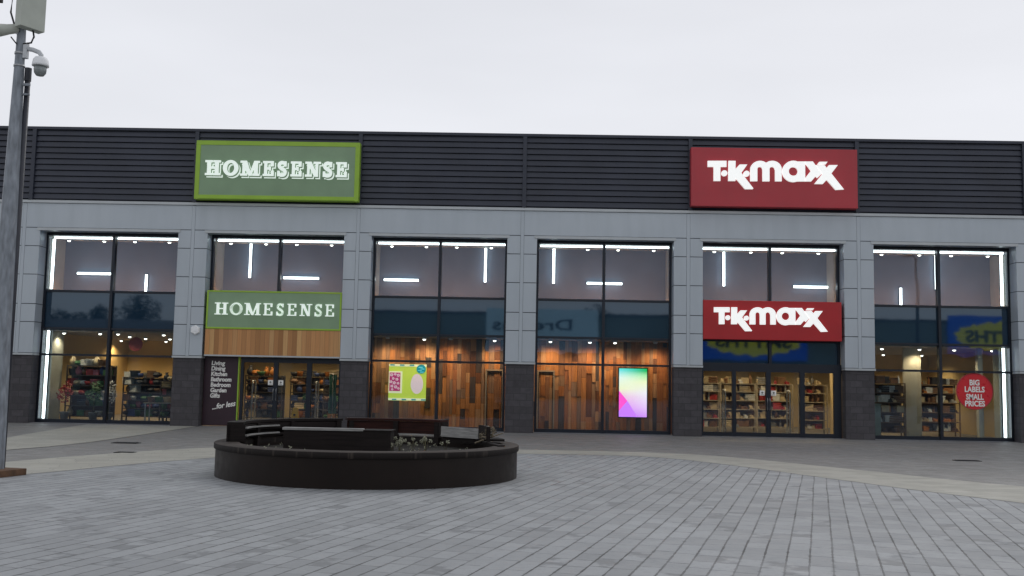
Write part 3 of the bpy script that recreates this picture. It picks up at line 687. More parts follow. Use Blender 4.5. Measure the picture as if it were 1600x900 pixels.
for x, Y in ((100, 1.25), (156.6, 1.25), (184.5, 1.25), (256, 1.25), (203, 3.4), (228, 5), (216, 6.5), (266, 5)): spot(x, 522, Y, 'lit ceiling spotlight over the goods in the lower far left window', 'spotlights in the lower far left window', 3.135, 60)
for x in (1380, 1440, 1530): spot(x, 547, 7.6, 'lit ceiling spotlight deep inside behind the far right window', 'spotlights deep inside the right shop', 3.135, 130, col=(1, .72, .4))
for x in (120, 190, 260): spot(x, 522, 7.8, 'lit ceiling spotlight by the back wall behind the far left window', 'spotlights deep inside the left shop', 3.135, 130, col=(1, .65, .32))
for x, Y in ((405, 1.6), (461, 1.6), (512, 1.6), (400, 3.4), (470, 3.4), (520, 3.4), (420, 7.6), (500, 7.6)): spot(x, 530, Y, 'lit ceiling spotlight inside the doors under the wood band, nearest row an added light', 'spotlights inside the left doors', 3.135, 100, col=(1, .72, .42))  # nearest row added to light the floor and folding sign inside
for x, Y in ((1120, 1.6), (1172, 1.6), (1226, 1.6), (1280, 1.6), (1130, 3.4), (1200, 3.4), (1270, 3.4), (1150, 7.6), (1250, 7.6)): spot(x, 550, Y, 'lit ceiling spotlight inside the doors under the low red sign, nearest row an added light', 'spotlights inside the right doors', 3.135, 100, col=(1, .72, .42))  # nearest row added to light the floor behind these doors
for i, (x0, x1) in enumerate(OP):
    o = MB().box(x0+.1, x1-.1, .95, 1.0, 4.312, 4.345).build('added_glow_strip', M['addedglow']); tag(o, 'added warm glow strip on the ledge '+WHERE[i], 'light', 'added warm glow strips')  # hidden glow strip added to warm the foot of the upper back wall

# ------------------------------------------------------------------ plank wall behind bays 3 and 4, poster, screen
rp = random.Random(3)
q_ = MB(); x = -5.64
while x < 5.19:
    w_ = rp.choice((.10, .12, .14, .17, .2)); x2 = min(x+w_, 5.19); z_ = .02+0
    z_ = .02
    while z_ < 3.13:
        h_ = rp.choice((.35, .5, .7, .9, 1.2, 1.5)); z2 = min(z_+h_, 3.135)
        mi = rp.choices(range(7), (24, 22, 15, 14, 8, 12, 7))[0]
        yy = 1.38-rp.choice((0, .012, .03))
        q_.box(x+.003, x2-.003, yy, 1.44, z_+.003, z2-.003, mi=mi); z_ = z2
    x = x2
t = thing('plank_wall', 'patchwork wall of upright orange, brown and charcoal planks behind the middle windows', 'wall', (-.2, 1.4, 0))
q_.build('planks', PL, t); MB().box(-5.64, 5.19, 1.442, 1.5, .018, 3.137).build('backing', M['black'], t)
def hidden_door(px0, px1, label):
    a, b_ = at(px0, 620, 1.33), at(px1, 620, 1.33); x0, x1 = a.x, b_.x
    t_ = thing('door_frame', label, 'door frame', ((x0+x1)/2, 1.33, 0), 'slim frames on the plank wall')
    MB().box(x0-.05, x0, 1.30, 1.345, .02, 2.05).box(x1, x1+.05, 1.30, 1.345, .02, 2.05).box(x0-.05, x1+.05, 1.298, 1.345, 2.051, 2.10).build('frame', M['shelfpale'], t_)
    MB().box(x0+.003, x0+.03, 1.31, 1.346, .02, 2.04).box(x1-.03, x1-.003, 1.31, 1.346, .02, 2.04).box(x0+.03, x1-.03, 1.31, 1.346, 2.0, 2.04).build('shadow_gap', M['black'], t_)
hidden_door(760, 784, 'slim pale door frame on the plank wall, right of the lime poster')
hidden_door(841, 864, 'slim pale door frame on the plank wall, left of the pink screen')

# poster: lit flat panel
a, b_ = at(608.2, 568.5, .95), at(665, 626.5, .95)
PX0, PX1, PZ1, PZ0 = a.x, b_.x, a.z, b_.z; PW, PH = PX1-PX0, PZ1-PZ0
t = thing('window_poster', 'square lime poster with pink pattern, pale oval and teal badge hung in the window', 'poster', ((PX0+PX1)/2, .95, PZ0))
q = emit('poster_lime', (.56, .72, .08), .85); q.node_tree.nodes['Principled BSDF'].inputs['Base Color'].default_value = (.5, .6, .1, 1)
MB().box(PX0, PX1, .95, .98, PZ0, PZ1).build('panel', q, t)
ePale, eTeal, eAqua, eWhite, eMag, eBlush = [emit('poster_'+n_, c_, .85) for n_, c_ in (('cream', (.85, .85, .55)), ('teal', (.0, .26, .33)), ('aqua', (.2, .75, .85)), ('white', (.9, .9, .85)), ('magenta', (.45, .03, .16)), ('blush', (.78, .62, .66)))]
P_ = lambda u, v: (PX0+u*PW, PZ1-v*PH)
def pr(u0, v0, u1, v1): return [P_(u0, v0), P_(u1, v0), P_(u1, v1), P_(u0, v1)]
q_ = MB()
for v in (.035, .965):
    q_.flat([pr(.0, v-.03, 1, v+.03)], .944, .949)
q_.build('margin', ePale, t); q_ = MB()
for k in range(4):
    q_.flat([pr(.03+.26*k, .01, .15+.26*k, .045)], .938, .943); q_.flat([pr(.1+.26*k, .955, .22+.26*k, .99)], .938, .943)
q_.build('dashes', eTeal, t)
MB().flat([pr(0, .2, .36, .80)], .944, .949).build('photo_edge', ePale, t)
MB().flat([pr(.02, .235, .31, .745)], .938, .943).build('photo', eMag, t)
rp = random.Random(5); FLW = [(.075, .30, .05), (.17, .28, .04), (.255, .31, .05), (.12, .40, .04), (.22, .42, .045), (.06, .49, .045), (.15, .52, .05), (.25, .53, .04), (.09, .61, .045), (.19, .63, .05), (.265, .67, .035), (.10, .70, .035)]
def blob(u, v, r, n_=10, amp=.25): return [(PX0+(u+r*(1+amp*math.cos(a*5*2*PI/(4*n_)))*math.cos(a*PI/(2*n_)))*PW, PZ1-(v+r*(1+amp*math.cos(a*5*2*PI/(4*n_)))*math.sin(a*PI/(2*n_)))*PH) for a in range(4*n_)]
for u, v, r in FLW:
    MB().flat([blob(u, v, r*.8)], .932, .937).build('flower', eBlush, t); MB().flat([blob(u, v, r*.28, 4, 0)], .927, .931).build('flower_centre', eMag, t)
MB().flat([[(PX0+(.755+.165*math.cos(a*PI/16))*PW, PZ1-(.55+.25*math.sin(a*PI/16)*(1.05 if a < 16 else 1.15))*PH) for a in range(32)]], .944, .949).build('oval', eBlush, t)
MB().flat([[(PX0+(.86+.125*math.cos(a*PI/14))*PW, PZ1-(.13+.125*math.sin(a*PI/14))*PH) for a in range(28)]], .938, .943).build('badge', eTeal, t)
q_ = MB()
for (u0, v0, u1, v1) in ((.79, .06, .90, .09), (.84, .105, .95, .135), (.77, .15, .88, .175), (.83, .19, .93, .22)): q_.flat([pr(u0, v0+.01, u1, v1)], .932, .937)
q_.build('badge_print', eAqua, t)
for u in (.2, .8): MB().tube([(PX0+u*PW, .965, PZ1), (PX0+u*PW, .965, 3.13)], .004, 5).build('wire', M['black'], t)

# screen
a, b_ = at(967.5, 575.5, .95), at(1010.5, 652, .95)
SX0, SX1, SZ1, SZ0 = a.x, b_.x, a.z, b_.z; SW, SH = SX1-SX0, SZ1-SZ0
t = thing('display_screen', 'tall bright screen glowing white, green and pink in front of the plank wall', 'screen', ((SX0+SX1)/2, .97, SZ0))
MB().box(SX0-.035, SX1+.035, .95, 1.03, SZ0-.035, SZ1+.035, .006).build('bezel', M['black'], t)
q = NT('screen_picture'); P = q.n('SeparateXYZ'); q.l(q.pos(), P.inputs[0])
uu = q.math('DIVIDE', q.math('SUBTRACT', P.outputs[0], SX0), SW); vv = q.math('DIVIDE', q.math('SUBTRACT', P.outputs[2], SZ0), SH)
def ramp(f, st):
    r = q.n('ValToRGB'); q.l(f, r.inputs[0]); e = r.color_ramp.elements
    e[0].position, e[0].color = st[0][0], (*st[0][1], 1); e[1].position, e[1].color = st[-1][0], (*st[-1][1], 1)
    for p_, c_ in st[1:-1]: k = e.new(p_); k.color = (*c_, 1)
    return r.outputs[0]
cl = ramp(vv, [(0, (.55, .16, 1)), (.2, (.85, .28, .95)), (.42, (1, .55, .8)), (.58, (1, .98, .62)), (.8, (.9, 1, .9)), (.97, (.15, .85, .85))])
cr_ = ramp(vv, [(0, (.75, .30, 1)), (.2, (.9, .6, 1)), (.5, (1, .92, 1)), (.72, (1, 1, .6)), (.86, (.45, .9, .4)), (.95, (.0, .5, .10))])
c = q.mix(uu, cl, cr_); q.l(c, q.b.inputs['Emission Color']); q.b.inputs['Emission Strength'].default_value = 1.45; q.b.inputs['Base Color'].default_value = (.02, .02, .02, 1)
MB().box(SX0, SX1, .944, .949, SZ0, SZ1).build('picture', q.m, t)
SP = lambda u, v: (SX0+u*SW, SZ1-v*SH)
MB().flat([[SP(0, .46), SP(.30, .67), SP(0, .88)]], .938, .943).build('triangle', emit('screen_pink', (1, .08, .55), 1.5), t)
MB().flat([[SP(.30, .67), SP(.66, 1), SP(0, 1), SP(0, .885)]], .938, .943).build('triangle', emit('screen_violet', (.62, .2, .95), 1.4), t)
for u in (.25, .75): MB().tube([(SX0+u*SW, .99, SZ1), (SX0+u*SW, .99, 3.13)], .006, 6).build('hanger', M['black'], t)

# ------------------------------------------------------------------ goods inside
def shelf_unit(x, y, w_, label, h_=1.95, m=None, grp='shelving inside the shops'):
    t_ = thing('shelf_unit', label, 'shelf', (x, y, .016), grp); m = m or M['shelfdark']
    q2 = MB()
    for a in (-w_/2, w_/2-.04):
        for b2_ in (0, .41): q2.box(x+a, x+a+.04, y+b2_, y+b2_+.04, .016, h_)
    q2.build('upright', m, t_); q2 = MB(); lv = [.18+k*(h_-.2)/5 for k in range(5)]+[h_-.04]
    for z_ in lv: MB().box(x-w_/2+.042, x+w_/2-.042, y+.005, y+.445, z_, z_+.03).build('shelf', m, t_)
    MB().box(x-w_/2+.045, x+w_/2-.045, y+.446, y+.455, .2, h_-.05).build('back_panel', M['umberback'] if m is M['shelfdark'] else M['shelfbrown'], t_)
    return [z_+.031 for z_ in lv]
PROTO = {}
def good(kind, colr, x, y, z_, s_, where, grp):
    key = (kind, colr)
    if key not in PROTO:
        q2 = MB()
        if kind == 'storage_box': q2.box(-.1, .1, -.09, .09, 0, .13, .008).box(-.106, .106, -.096, .096, .131, .165, .006)
        elif kind == 'vase': q2.lathe([(.045, 0), (.075, .05), (.08, .11), (.045, .17), (.03, .2), (.045, .23)], seg=14)
        elif kind == 'bottle': q2.lathe([(.035, 0), (.038, .01), (.038, .13), (.014, .17), (.014, .21), (.017, .212), (.017, .225)], seg=12)
        elif kind == 'bowl': q2.lathe([(.05, 0), (.09, .04), (.12, .1), (.112, .1), (.08, .045), (.04, .015)], seg=16)
        elif kind == 'folded_towels':
            for k in range(3): q2.box(-.11, .11, -.08, .08, .05*k, .05*k+.046, .014)
        elif kind == 'basket': q2.lathe([(.09, 0), (.12, .14), (.125, .15), (.112, .15), (.085, .02)], seg=14)
        elif kind == 'cushion': q2.lathe([(.02, .0), (.10, .03), (.125, .07), (.10, .12), (.02, .14)], seg=10)
        elif kind == 'shoe':
            q2.box(-.05, .05, -.12, .12, 0, .03, .008); q2.box(-.042, .042, -.0, .115, .03, .10, .015); q2.box(-.042, .042, -.115, 0, .03, .065, .02)
        o_ = q2.build(kind, GM[colr]); PROTO[key] = o_; first = True
    else:
        o_ = PROTO[key].copy(); COL.objects.link(o_)
    o_.location = (x, y, z_); o_.scale = (s_, s_, s_); o_.rotation_euler = (0, 0, random.uniform(-.4, .4))
    tag(o_, '%s %s %s' % (colr, kind.replace('_', ' '), where), kind.replace('_', ' '), '%s %ss %s' % (colr, kind.replace('_', ' '), where)); return o_
def stock(x, y, w_, lv, where, kinds, cols, dens=.21):
    for z_ in lv:
        n_ = int((w_-.12)/dens)
        for k in range(n_):
            if random.random() < .08: continue
            good(random.choice(kinds), random.choice(cols), x-w_/2+.13+k*dens+random.uniform(-.02, .02), y+.2+random.uniform(-.05, .05), z_, random.uniform(1.15, 1.65), where, '')
HK = ['storage_box', 'vase', 'bowl', 'cushion', 'basket', 'folded_towels']; TKK = ['shoe', 'storage_box', 'bottle', 'folded_towels', 'shoe']
# far left window
w0 = 'on the shelves in the far left window'
for x, y, w_, h_ in ((-15.35, 1.5, 1.6, 1.98), (-13.75, 2.4, 1.5, 1.6), (-12.35, 1.85, 1.2, 1.5)):
    lv = shelf_unit(x, y, w_, 'dark %s shelf unit of homeware in the far left window' % {-15.35: 'tall', -13.75: 'middle', -12.35: 'low right-hand'}[x], h_)
    stock(x, y, w_, lv, w0, HK, ['red', 'green', 'white', 'brown', 'dark', 'pink', 'cream', 'blue', 'dark'])
# behind left doors
w1 = 'on the shelves behind the left doors'
for x, y, n_ in ((-9.75, 3.6, 'left'), (-8.2, 4.2, 'middle'), (-6.75, 3.2, 'right')):
    lv = shelf_unit(x, y, 1.4, 'dark shelf unit of homeware seen through the %s leaf of the left doors' % n_, 1.75)
    stock(x, y, 1.4, lv, w1, HK, ['brown', 'dark', 'cream', 'orange', 'green', 'dark', 'blue', 'dark'])
w4 = 'on the shelves behind the right doors'
for x, y, n_ in ((6.3, 3.0, 'far left'), (7.75, 3.6, 'second'), (9.2, 4.2, 'third'), (10.35, 3.0, 'far right')):
    lv = shelf_unit(x, y, 1.4 if x < 10 else .95, 'shelf unit of goods seen through the %s leaf of the right doors' % n_, 1.8, M['shelfpale'])
    stock(x, y, 1.4 if x < 10 else .95, lv, w4, TKK, ['brown', 'white', 'cream', 'cream', 'red', 'grey', 'brown'], .17)
w5 = 'on the shelves in the far right window'
for x, y, n_ in ((12.35, 1.6, 'wide dark shelf unit of shoes at the left of the far right window'), (14.9, 3.2, 'dark shelf unit of goods behind the red round sign')):
    lv = shelf_unit(x, y, 1.5, n_, 1.9, M['shelfbrown'])
    stock(x, y, 1.5, lv, w5, TKK, ['brown', 'cream', 'white', 'orange', 'brown', 'dark', 'white'], .17)
o = MB().box(13.15, 13.75, 1.9, 2.02, .016, 3.138).build('partition_panel', M['partition']); tag(o, 'plain tan partition panel beside the shoe shelves in the far right window', 'partition')
o = MB().box(11.72, 12.02, 1.0, 1.3, .016, 1.15, .01).box(11.70, 12.04, .98, 1.32, 1.151, 1.18, .006).build('display_plinth', mat('plinth_paint', (.30, .36, .31), .6)); tag(o, 'pale green display plinth at the left edge of the far right window', 'plinth')
o = MB().box(15.55, 15.72, 1.5, 1.7, .016, 3.138, .01).box(15.5, 15.77, 1.45, 1.75, 2.1, 2.2).build('pale_post', M['cream']); tag(o, 'cream post beside the upright strip light in the far right window', 'post')
# round red hanging sign far left
t = thing('hanging_sign', 'small red round sign hanging inside the far left window', 'sign', (-13.9, 2.9, 2.55), None)
MB().lathe([(.25, 0), (.25, .02)], (-13.95, 2.0, 2.76), 28, axis=Matrix.Rotation(PI/2, 3, 'X')).build('disc', GM['red'], t); MB().tube([(-13.95, 1.99, 3.01), (-13.95, 1.99, 3.135)], .004, 5).build('wire', M['black'], t)
# wooden table and stools low right of bay 1
t = thing('display_table', 'small pale table with stools under it at the right of the far left window', 'table', (-12.6, 1.15, .016))
MB().box(-13.2, -12.1, 1.0, 1.5, .70, .735, .006).build('table_top', M['shelfpale'], t)
for a in (-13.15, -12.19):
    for b_ in (1.03, 1.43): MB().box(a, a+.04, b_, b_+.04, .016, .70).build('leg', M['silver'], t)
for k, (x, c_) in enumerate(((-13.0, 'brown'), (-12.75, 'green'), (-12.45, 'cream'))): good('basket', c_, x, 1.25, .736, 1.3, 'on the small table in the far left window', '')
# leafy artificial plants
def leaf_ball(q2, c, r, n_, sz, rnd):
    for k in range(n_):
        d = Vector((rnd.gauss(0, 1), rnd.gauss(0, 1), rnd.gauss(0, 1))).normalized()*r*rnd.uniform(.3, 1)**.5; p = Vector(c)+Vector((d.x, d.y, d.z))
        a = Vector((rnd.gauss(0, 1), rnd.gauss(0, 1), rnd.gauss(0, 1))).normalized()*sz; b2_ = a.orthogonal().normalized()*sz*rnd.uniform(.4, .7)
        vs = [q2.b.verts.new(p+v_) for v_ in (-a, b2_, a, -b2_)]; q2.b.faces.new(vs)
    return q2
rnd = random.Random(11)
for x, y, m, l_ in ((-16.0, 1.2, 'red', 'red-leaved potted plant at the left of the far left window'), (-14.95, 1.1, 'green', 'green potted plant left of the centre mullion in the far left window'), (-14.4, 1.0, 'white', 'white-flowered potted plant beside the centre mullion in the far left window')):
    t = thing('potted_plant', l_, 'plant', (x, y, .016), 'potted plants in the far left window')
    MB().lathe([(.11, .016), (.15, .32), (.165, .33), (.165, .36), (.14, .36)], (x, y, 0), 16).build('pot', GM['grey'], t)
    MB().tube([(x, y, .34), (x+.01, y, .9)], .012, 6).build('stem', M['stem'], t)
    leaf_ball(leaf_ball(MB(), (x, y, .95), .28, 120, .05, rnd), (x+.05, y, 1.25), .2, 70, .045, rnd).build('leaves', GM[m], t, False)
# security gates
def gate(x, y, label):
    t_ = thing('security_gate', label, 'security gate', (x, y, .016), 'pale security gates inside the doors')
    MB().tube([(x, y-.2, .05), (x, y-.2, 1.45), (x, y-.15, 1.55), (x, y+.15, 1.55), (x, y+.2, 1.45), (x, y+.2, .05)], .028, 8).build('loop', M['silver'], t_)
    MB().tube([(x, y-.2, .8), (x, y+.2, .8)], .018, 6).build('crossbar', M['silver'], t_)
    MB().box(x-.06, x+.06, y-.28, y+.28, .016, .06, .008).build('foot', M['camgrey'], t_)
gate(-9.45, 1.2, 'pale security gate behind the left leaf of the left doors'); gate(-7.25, 1.2, 'pale security gate behind the right leaf of the left doors'); gate(8.95, 1.2, 'pale security gate behind the third leaf of the right doors'); gate(6.75, 1.2, 'pale security gate behind the far left leaf of the right doors')
# wet floor sign
x, y = at(461, 659, .85).x, .85
t = thing('wet_floor_sign', 'yellow folding wet floor sign standing inside the middle leaf of the left doors', 'floor sign', (x, y, .016))
for s_ in (-1, 1):
    q2 = MB(); zt = .64
    pts = [(-.15, 0), (.15, 0), (.085, zt), (-.085, zt)]
    f0 = [q2.b.verts.new((x+a, y+s_*(.16-.14*b_/zt), .02+b_)) for a, b_ in pts]; f1_ = [q2.b.verts.new((x+a, y+s_*(.16-.14*b_/zt)+.012, .02+b_)) for a, b_ in pts]
    q2.b.faces.new(f0); q2.b.faces.new(f1_[::-1])
    for k in range(4): q2.b.faces.new((f0[k], f0[(k+1) % 4], f1_[(k+1) % 4], f1_[k]))
    q2.build('leaf', M['yellow'], t)
q2 = MB().flat([circ(x, .42, .04, 14), [(x-.07, .2), (x+.07, .2), (x, .33)]], y-.16, y-.135); q2.build('symbol', M['black'], t)
# teal cloth on a stand behind right leaf
t = thing('hanging_throw', 'tall teal throw hanging on a stand behind the right leaf of the left doors', 'throw', (-6.85, 1.9, .016))
q2 = MB(); n_ = 16; rows = []
for k in range(9):
    z_ = .45+k*.17; rows.append([q2.b.verts.new((-6.85+(.13+.015*math.sin(k))*(2*i/n_-1), 1.9+.03*math.sin(i*1.7+k*.2), z_)) for i in range(n_+1)])
for a, b_ in zip(rows, rows[1:]):
    for i in range(n_): q2.b.faces.new((a[i], a[i+1], b_[i+1], b_[i]))
bmesh.ops.solidify(q2.b, geom=q2.b.faces[:], thickness=.02); q2.build('cloth', M['teal'], t)
MB().tube([(-6.85, 1.92, .03), (-6.85, 1.92, 1.86)], .014, 8).tube([(-7.0, 1.92, 1.84), (-6.7, 1.92, 1.84)], .012, 8).lathe([(.16, .016), (.16, .035)], (-6.85, 1.92, 0), 16).build('stand', M['silver'], t)

# ------------------------------------------------------------------ round planter with its broken timber benches
PC = (-2.755, -15.80); R0 = 2.595
P_t = thing('round_planter', 'large dark round planter with a worn capping, standing in the paved square', 'planter', (*PC, .004))
MB().lathe([(R0, .004), (R0, .462)], (*PC, 0), 96, cap=False).lathe([(2.2, .462), (2.2, .3)], (*PC, 0), 96, cap=False).build('wall', M['planter'], P_t)
q2 = MB(); prof = [(2.20, .462), (R0+.022, .46), (R0+.028, .467), (R0+.028, .548), (R0+.018, .556), (2.22, .556), (2.20, .548), (2.20, .462)]
q2.lathe(prof, (*PC, 0), 96, cap=False).build('capping', M['rim'], P_t)
q2 = MB(); rs_ = random.Random(2); rings = [[q2.b.verts.new((*PC, .40))]]
for k in range(1, 14):
    r_ = 2.23*k/13; rings.append([q2.b.verts.new((PC[0]+r_*math.cos(2*PI*i/40), PC[1]+r_*math.sin(2*PI*i/40), .385+.03*math.sin(r_*4+i*.7)+rs_.uniform(-.015, .02))) for i in range(40)])
for i in range(40): q2.b.faces.new((rings[0][0], rings[1][i], rings[1][(i+1) % 40]))
for a, b_ in zip(rings[1:], rings[2:]):
    for i in range(40): q2.b.faces.new((a[i], b_[i], b_[(i+1) % 40], a[(i+1) % 40]))
q2.build('soil', M['soil'], P_t)
# curved back pieces
def curved(label, a0, a1, m, ztop, slats=True, zb=.56, posts=3):
    t_ = thing('curved_bench', label, 'bench', (PC[0]+2.2*math.cos(math.radians((a0+a1)/2)), PC[1]+2.2*math.sin(math.radians((a0+a1)/2)), .6), 'broken timber benches on the planter')
    MB().arc(PC, 2.15, 2.42, a0, a1, ztop-.045, ztop, 24).build('seat', m, t_)
    if slats:
        MB().arc(PC, 2.16, 2.19, a0+1.5, a1-1, ztop-.17, ztop-.06, 24).build('apron', m, t_)
        MB().arc(PC, 2.13, 2.17, a0+3, a1-2, zb+.045, zb+.085, 24).build('rail', M['bench'], t_)
        MB().arc(PC, 2.10, 2.155, a0+38, a1-8, ztop-.125, ztop-.100, 24).build('worn_edge', M['greyboard'], t_)
        MB().arc(PC, 2.10, 2.155, a0+38, a1-8, zb+.075, zb+.10, 24).build('worn_edge', M['greyboard'], t_)
        MB().arc(PC, 2.36, 2.40, a0, a1, .558, ztop-.05, 24).build('outer_board', m, t_)
    else:
        MB().arc(PC, 2.18, 2.22, a0, a1, zb+.055, ztop-.05, 24).build('apron', m, t_)
        MB().arc(PC, 2.16, 2.24, a0, a1-.5, zb+.03, zb+.05, 24).build('worn_edge', M['greyboard'], t_)
    MB().arc(PC, 2.125, 2.425, a1-.9 if slats else a0, a1 if slats else a0+.9, zb-.0 if not slats else .558, ztop-.046, 2).build('end_board', M['bench'], t_)
    for k in range(posts):
        t0 = math.radians(a0+2+(a1-a0-4)*k/(posts-1)); u = (-math.sin(t0), math.cos(t0)); c_ = (PC[0]+2.20*math.cos(t0), PC[1]+2.20*math.sin(t0))
        MB().obox(c_, u, .09, 0, .16, .36, ztop-.047).build('leg', M['bench'], t_)
curved('dark curved slatted bench running round the left and back of the planter', 113, 196, M['bench'], .885, True, .555, 4)
curved('reddish curved bench at the back of the planter, before the lime poster window', 60, 110.5, M['benchred'], .895, False, .56, 3)
t = thing('box_bench', 'straight dark box bench with a grey top board at the near side of the planter', 'bench', (-3.05, -17.25, .56), 'broken timber benches on the planter')
MB().box(-3.90, -2.18, -17.36, -17.32, .36, .835, .004).build('front_board', M['bench'], t)
MB().box(-3.90, -3.86, -17.315, -16.9, .50, .82).build('end_board', M['bench'], t); MB().box(-2.22, -2.18, -17.315, -16.9, .50, .82).build('end_board', M['bench'], t)
MB().box(-3.92, -2.62, -17.38, -17.22, .822, .862, .004).build('top_board', M['greyboard'], t)
MB().box(-3.85, -2.24, -16.94, -16.9, .50, .80).build('back_board', M['bench'], t)
MB().box(-2.64, -2.16, -17.37, -16.88, .822, .842, .004).build('seat', M['bench'], t)
t = thing('loose_board', 'pale grey board leaning in the right half of the planter', 'board', (-1.22, -14.6, .55))
a, b_ = Vector((-1.62, -14.28)), Vector((-.88, -14.92)); u = (b_-a).normalized(); c_ = (a+b_)/2
MB().obox(c_, (u.x, u.y), (b_-a).length, 0, .035, .60, .79, .004).build('board', M['greyboard'], t)
MB().obox((c_.x+.03, c_.y+.06), (u.x, u.y), (b_-a).length*1.02, 0, .05, .52, .70, .004).build('bearer', M['bench'], t)
t = thing('curved_bench', 'short broken bench stub with splintered slats at the right of the planter', 'bench', (-.65, -15.2, .6), 'broken timber benches on the planter')
MB().arc(PC, 2.05, 2.12, 2, 24, .60, .86, 8).build('apron', M['bench'], t)
MB().arc(PC, 2.0, 2.38, 6, 20, .60, .64, 8).build('seat', M['bench'], t)
for k, (a0, z0, z1, tl) in enumerate(((10, .70, .78, .25), (16, .74, .80, .16), (5, .66, .72, .3))):
    t0 = math.radians(a0); c0 = Vector((PC[0]+2.1*math.cos(t0), PC[1]+2.1*math.sin(t0), z0)); d = Vector((.3, -.35+.1*k, .12)).normalized()
    MB().tube([c0-d*tl, c0+d*tl], .018, 4, .008).build('splinter', M['leafdead'], t)
o = MB().obox((-.55, -15.95), (.35, -.94), .75, 0, .12, .558, .582, .003).build('fallen_plank', M['bench']); tag(o, 'thin dark slat lying on the right-hand capping of the planter', 'slat')
# dried plants
rnd = random.Random(4)
FL = [(611, 694, 16.4, 'pale dried flower clump at the front right corner of the box bench'), (625, 688, 16.5, 'taller dried flower clump right of the box bench'), (646, 690, 17.2, 'dried flower head leaning in the middle of the planter'), (665, 686, 17.6, 'group of small dried flower heads below the reddish bench'), (697, 694, 17.0, 'single dried flower head nearest the pale grey board')]
for x_, y_, d_, l_ in FL:
    p = at(x_, y_, d_-33.6); t = thing('dried_plant', l_, 'plant', (p.x, p.y, .56), 'dried flowers in the planter')
    n_ = {611: 5, 625: 6, 646: 3, 665: 5, 697: 2}[x_]; sq = MB(); fq = MB()
    for k in range(n_):
        hx, hy, hz = p.x+rnd.uniform(-.09, .09), p.y+rnd.uniform(-.1, .1), p.z+rnd.uniform(-.05, .06)
        sq.tube([(p.x+rnd.uniform(-.02, .02), p.y, .38), ((p.x+hx)/2, (p.y+hy)/2, (.57+hz)/2+.01), (hx, hy, hz)], .004, 4)
        leaf_ball(MB(), (hx, hy, hz), .034, 34, .013, rnd).build('flower_head', M['flower'], t, False)
    sq.build('stem', M['stem'], t)
p = at(766, 674, 18-33.6); q2 = MB(); leaf_ball(q2, (p.x, p.y, p.z), .10, 60, .035, rnd); leaf_ball(q2, (p.x-.12, p.y-.1, p.z-.07), .08, 30, .03, rnd)
tag(q2.build('dead_leaves', M['leafdead'], None, False), 'heap of dead leaves caught on the broken bench stub', 'leaves')['kind'] = 'stuff'
q2 = MB()
for k in range(90):     # leaf litter and moss along the capping's inner edge and in the bed
    a = rnd.uniform(0, 2*PI); r_ = rnd.choice((rnd.uniform(2.2, 2.5), rnd.uniform(.6, 2.2)))
    if r_ > 2.2 and not (220 < math.degrees(a) < 300): continue
    leaf_ball(q2, (PC[0]+r_*math.cos(a), PC[1]+r_*math.sin(a),   .562 if r_ > 2.2 else .44), .03, 3, .017, rnd)
tag(q2.build('leaf_litter', M['flower'], None, False), 'pale leaf litter strewn over the planter bed and its front capping', 'litter')['kind'] = 'stuff'

# ------------------------------------------------------------------ camera mast at the left
def mast(X, Y, label, full=True):
    t_ = thing('camera_mast', label, 'mast', (X, Y, .004))
    MB().lathe([(.178, .06), (.152, 2.5), (.13, 4.5), (.102, 5.8), (.08, 6.8), (.068, 7.5), (.066, 8.0)], (X, Y, 0), 8, axis=Matrix.Rotation(.2, 3, 'Z')).build('pole', M['galv'], t_)
    for f in t_.children[0].data.polygons: f.use_smooth = False
    MB().obox((X+.0, Y), (.97, -.26), .78, 0, .62, .004, .11, .012).build('plinth', M['plinth'], t_)
    MB().tube([(X+.125, Y+.06, .12), (X+.125, Y+.06, 3.2), (X+.125, Y+.06, 6.66)], .045, 10).lathe([(.055, 6.5), (.055, 6.72)], (X+.125, Y+.06, 0), 10).build('conduit', M['conduit'], t_)
    MB().box(X-.0, X+.20, Y-.02, Y+.02, 6.40, 6.44).box(X-.0, X+.20, Y-.02, Y+.02, 6.24, 6.27).build('strap', M['galv'], t_)
    MB().lathe([(.087, 6.93), (.087, 6.97)], (X, Y, 0), 16).build('band', M['silver'], t_); MB().lathe([(.09, 6.72), (.09, 6.75)], (X, Y, 0), 16).build('band', M['silver'], t_)
    MB().obox((X+.17, Y-.07), (.51, .86), .43, 0, .17, 7.34, 8.0, .01).build('cabinet', M['box'], t_)
    MB().tube([(X+.20, Y-.02, 7.35), (X+.24, Y-.05, 7.22), (X+.2, Y-.05, 7.12), (X+.07, Y-.05, 7.10)], .016, 8).tube([(X-.13, Y-.1, 7.95), (X-.15, Y-.1, 7.62), (X-.08, Y-.1, 7.42), (X, Y-.06, 7.3)], .016, 8).tube([(X-.12, Y-.1, 7.2), (X-.03, Y-.08, 7.09)], .012, 6).build('cable', M['black'], t_)
    return t_
MX, MY = -8.555, -17.4
mast(MX, MY, 'tall tapered grey steel camera mast standing at the left edge of the square')
t = thing('dome_camera', 'white dome security camera on a bracket on the grey mast', 'camera', (MX+.1, MY, 6.9))
MB().box(MX+.07, MX+.14, MY-.06, MY+.02, 6.86, 7.12, .01).build('wall_plate', M['camgrey'], t)
MB().tube([(MX+.12, MY-.02, 7.03), (MX+.24, MY-.05, 7.0), (MX+.36, MY-.08, 6.95), (MX+.40, MY-.09, 6.90), (MX+.40, MY-.09, 6.84)], .038, 12).build('arm', M['camgrey'], t)
MB().lathe([(.045, .10), (.09, .085), (.118, .045), (.13, -.03), (.132, -.06), (.118, -.062)], (MX+.40, MY-.09, 6.77), 28).build('hood', M['white'], t)
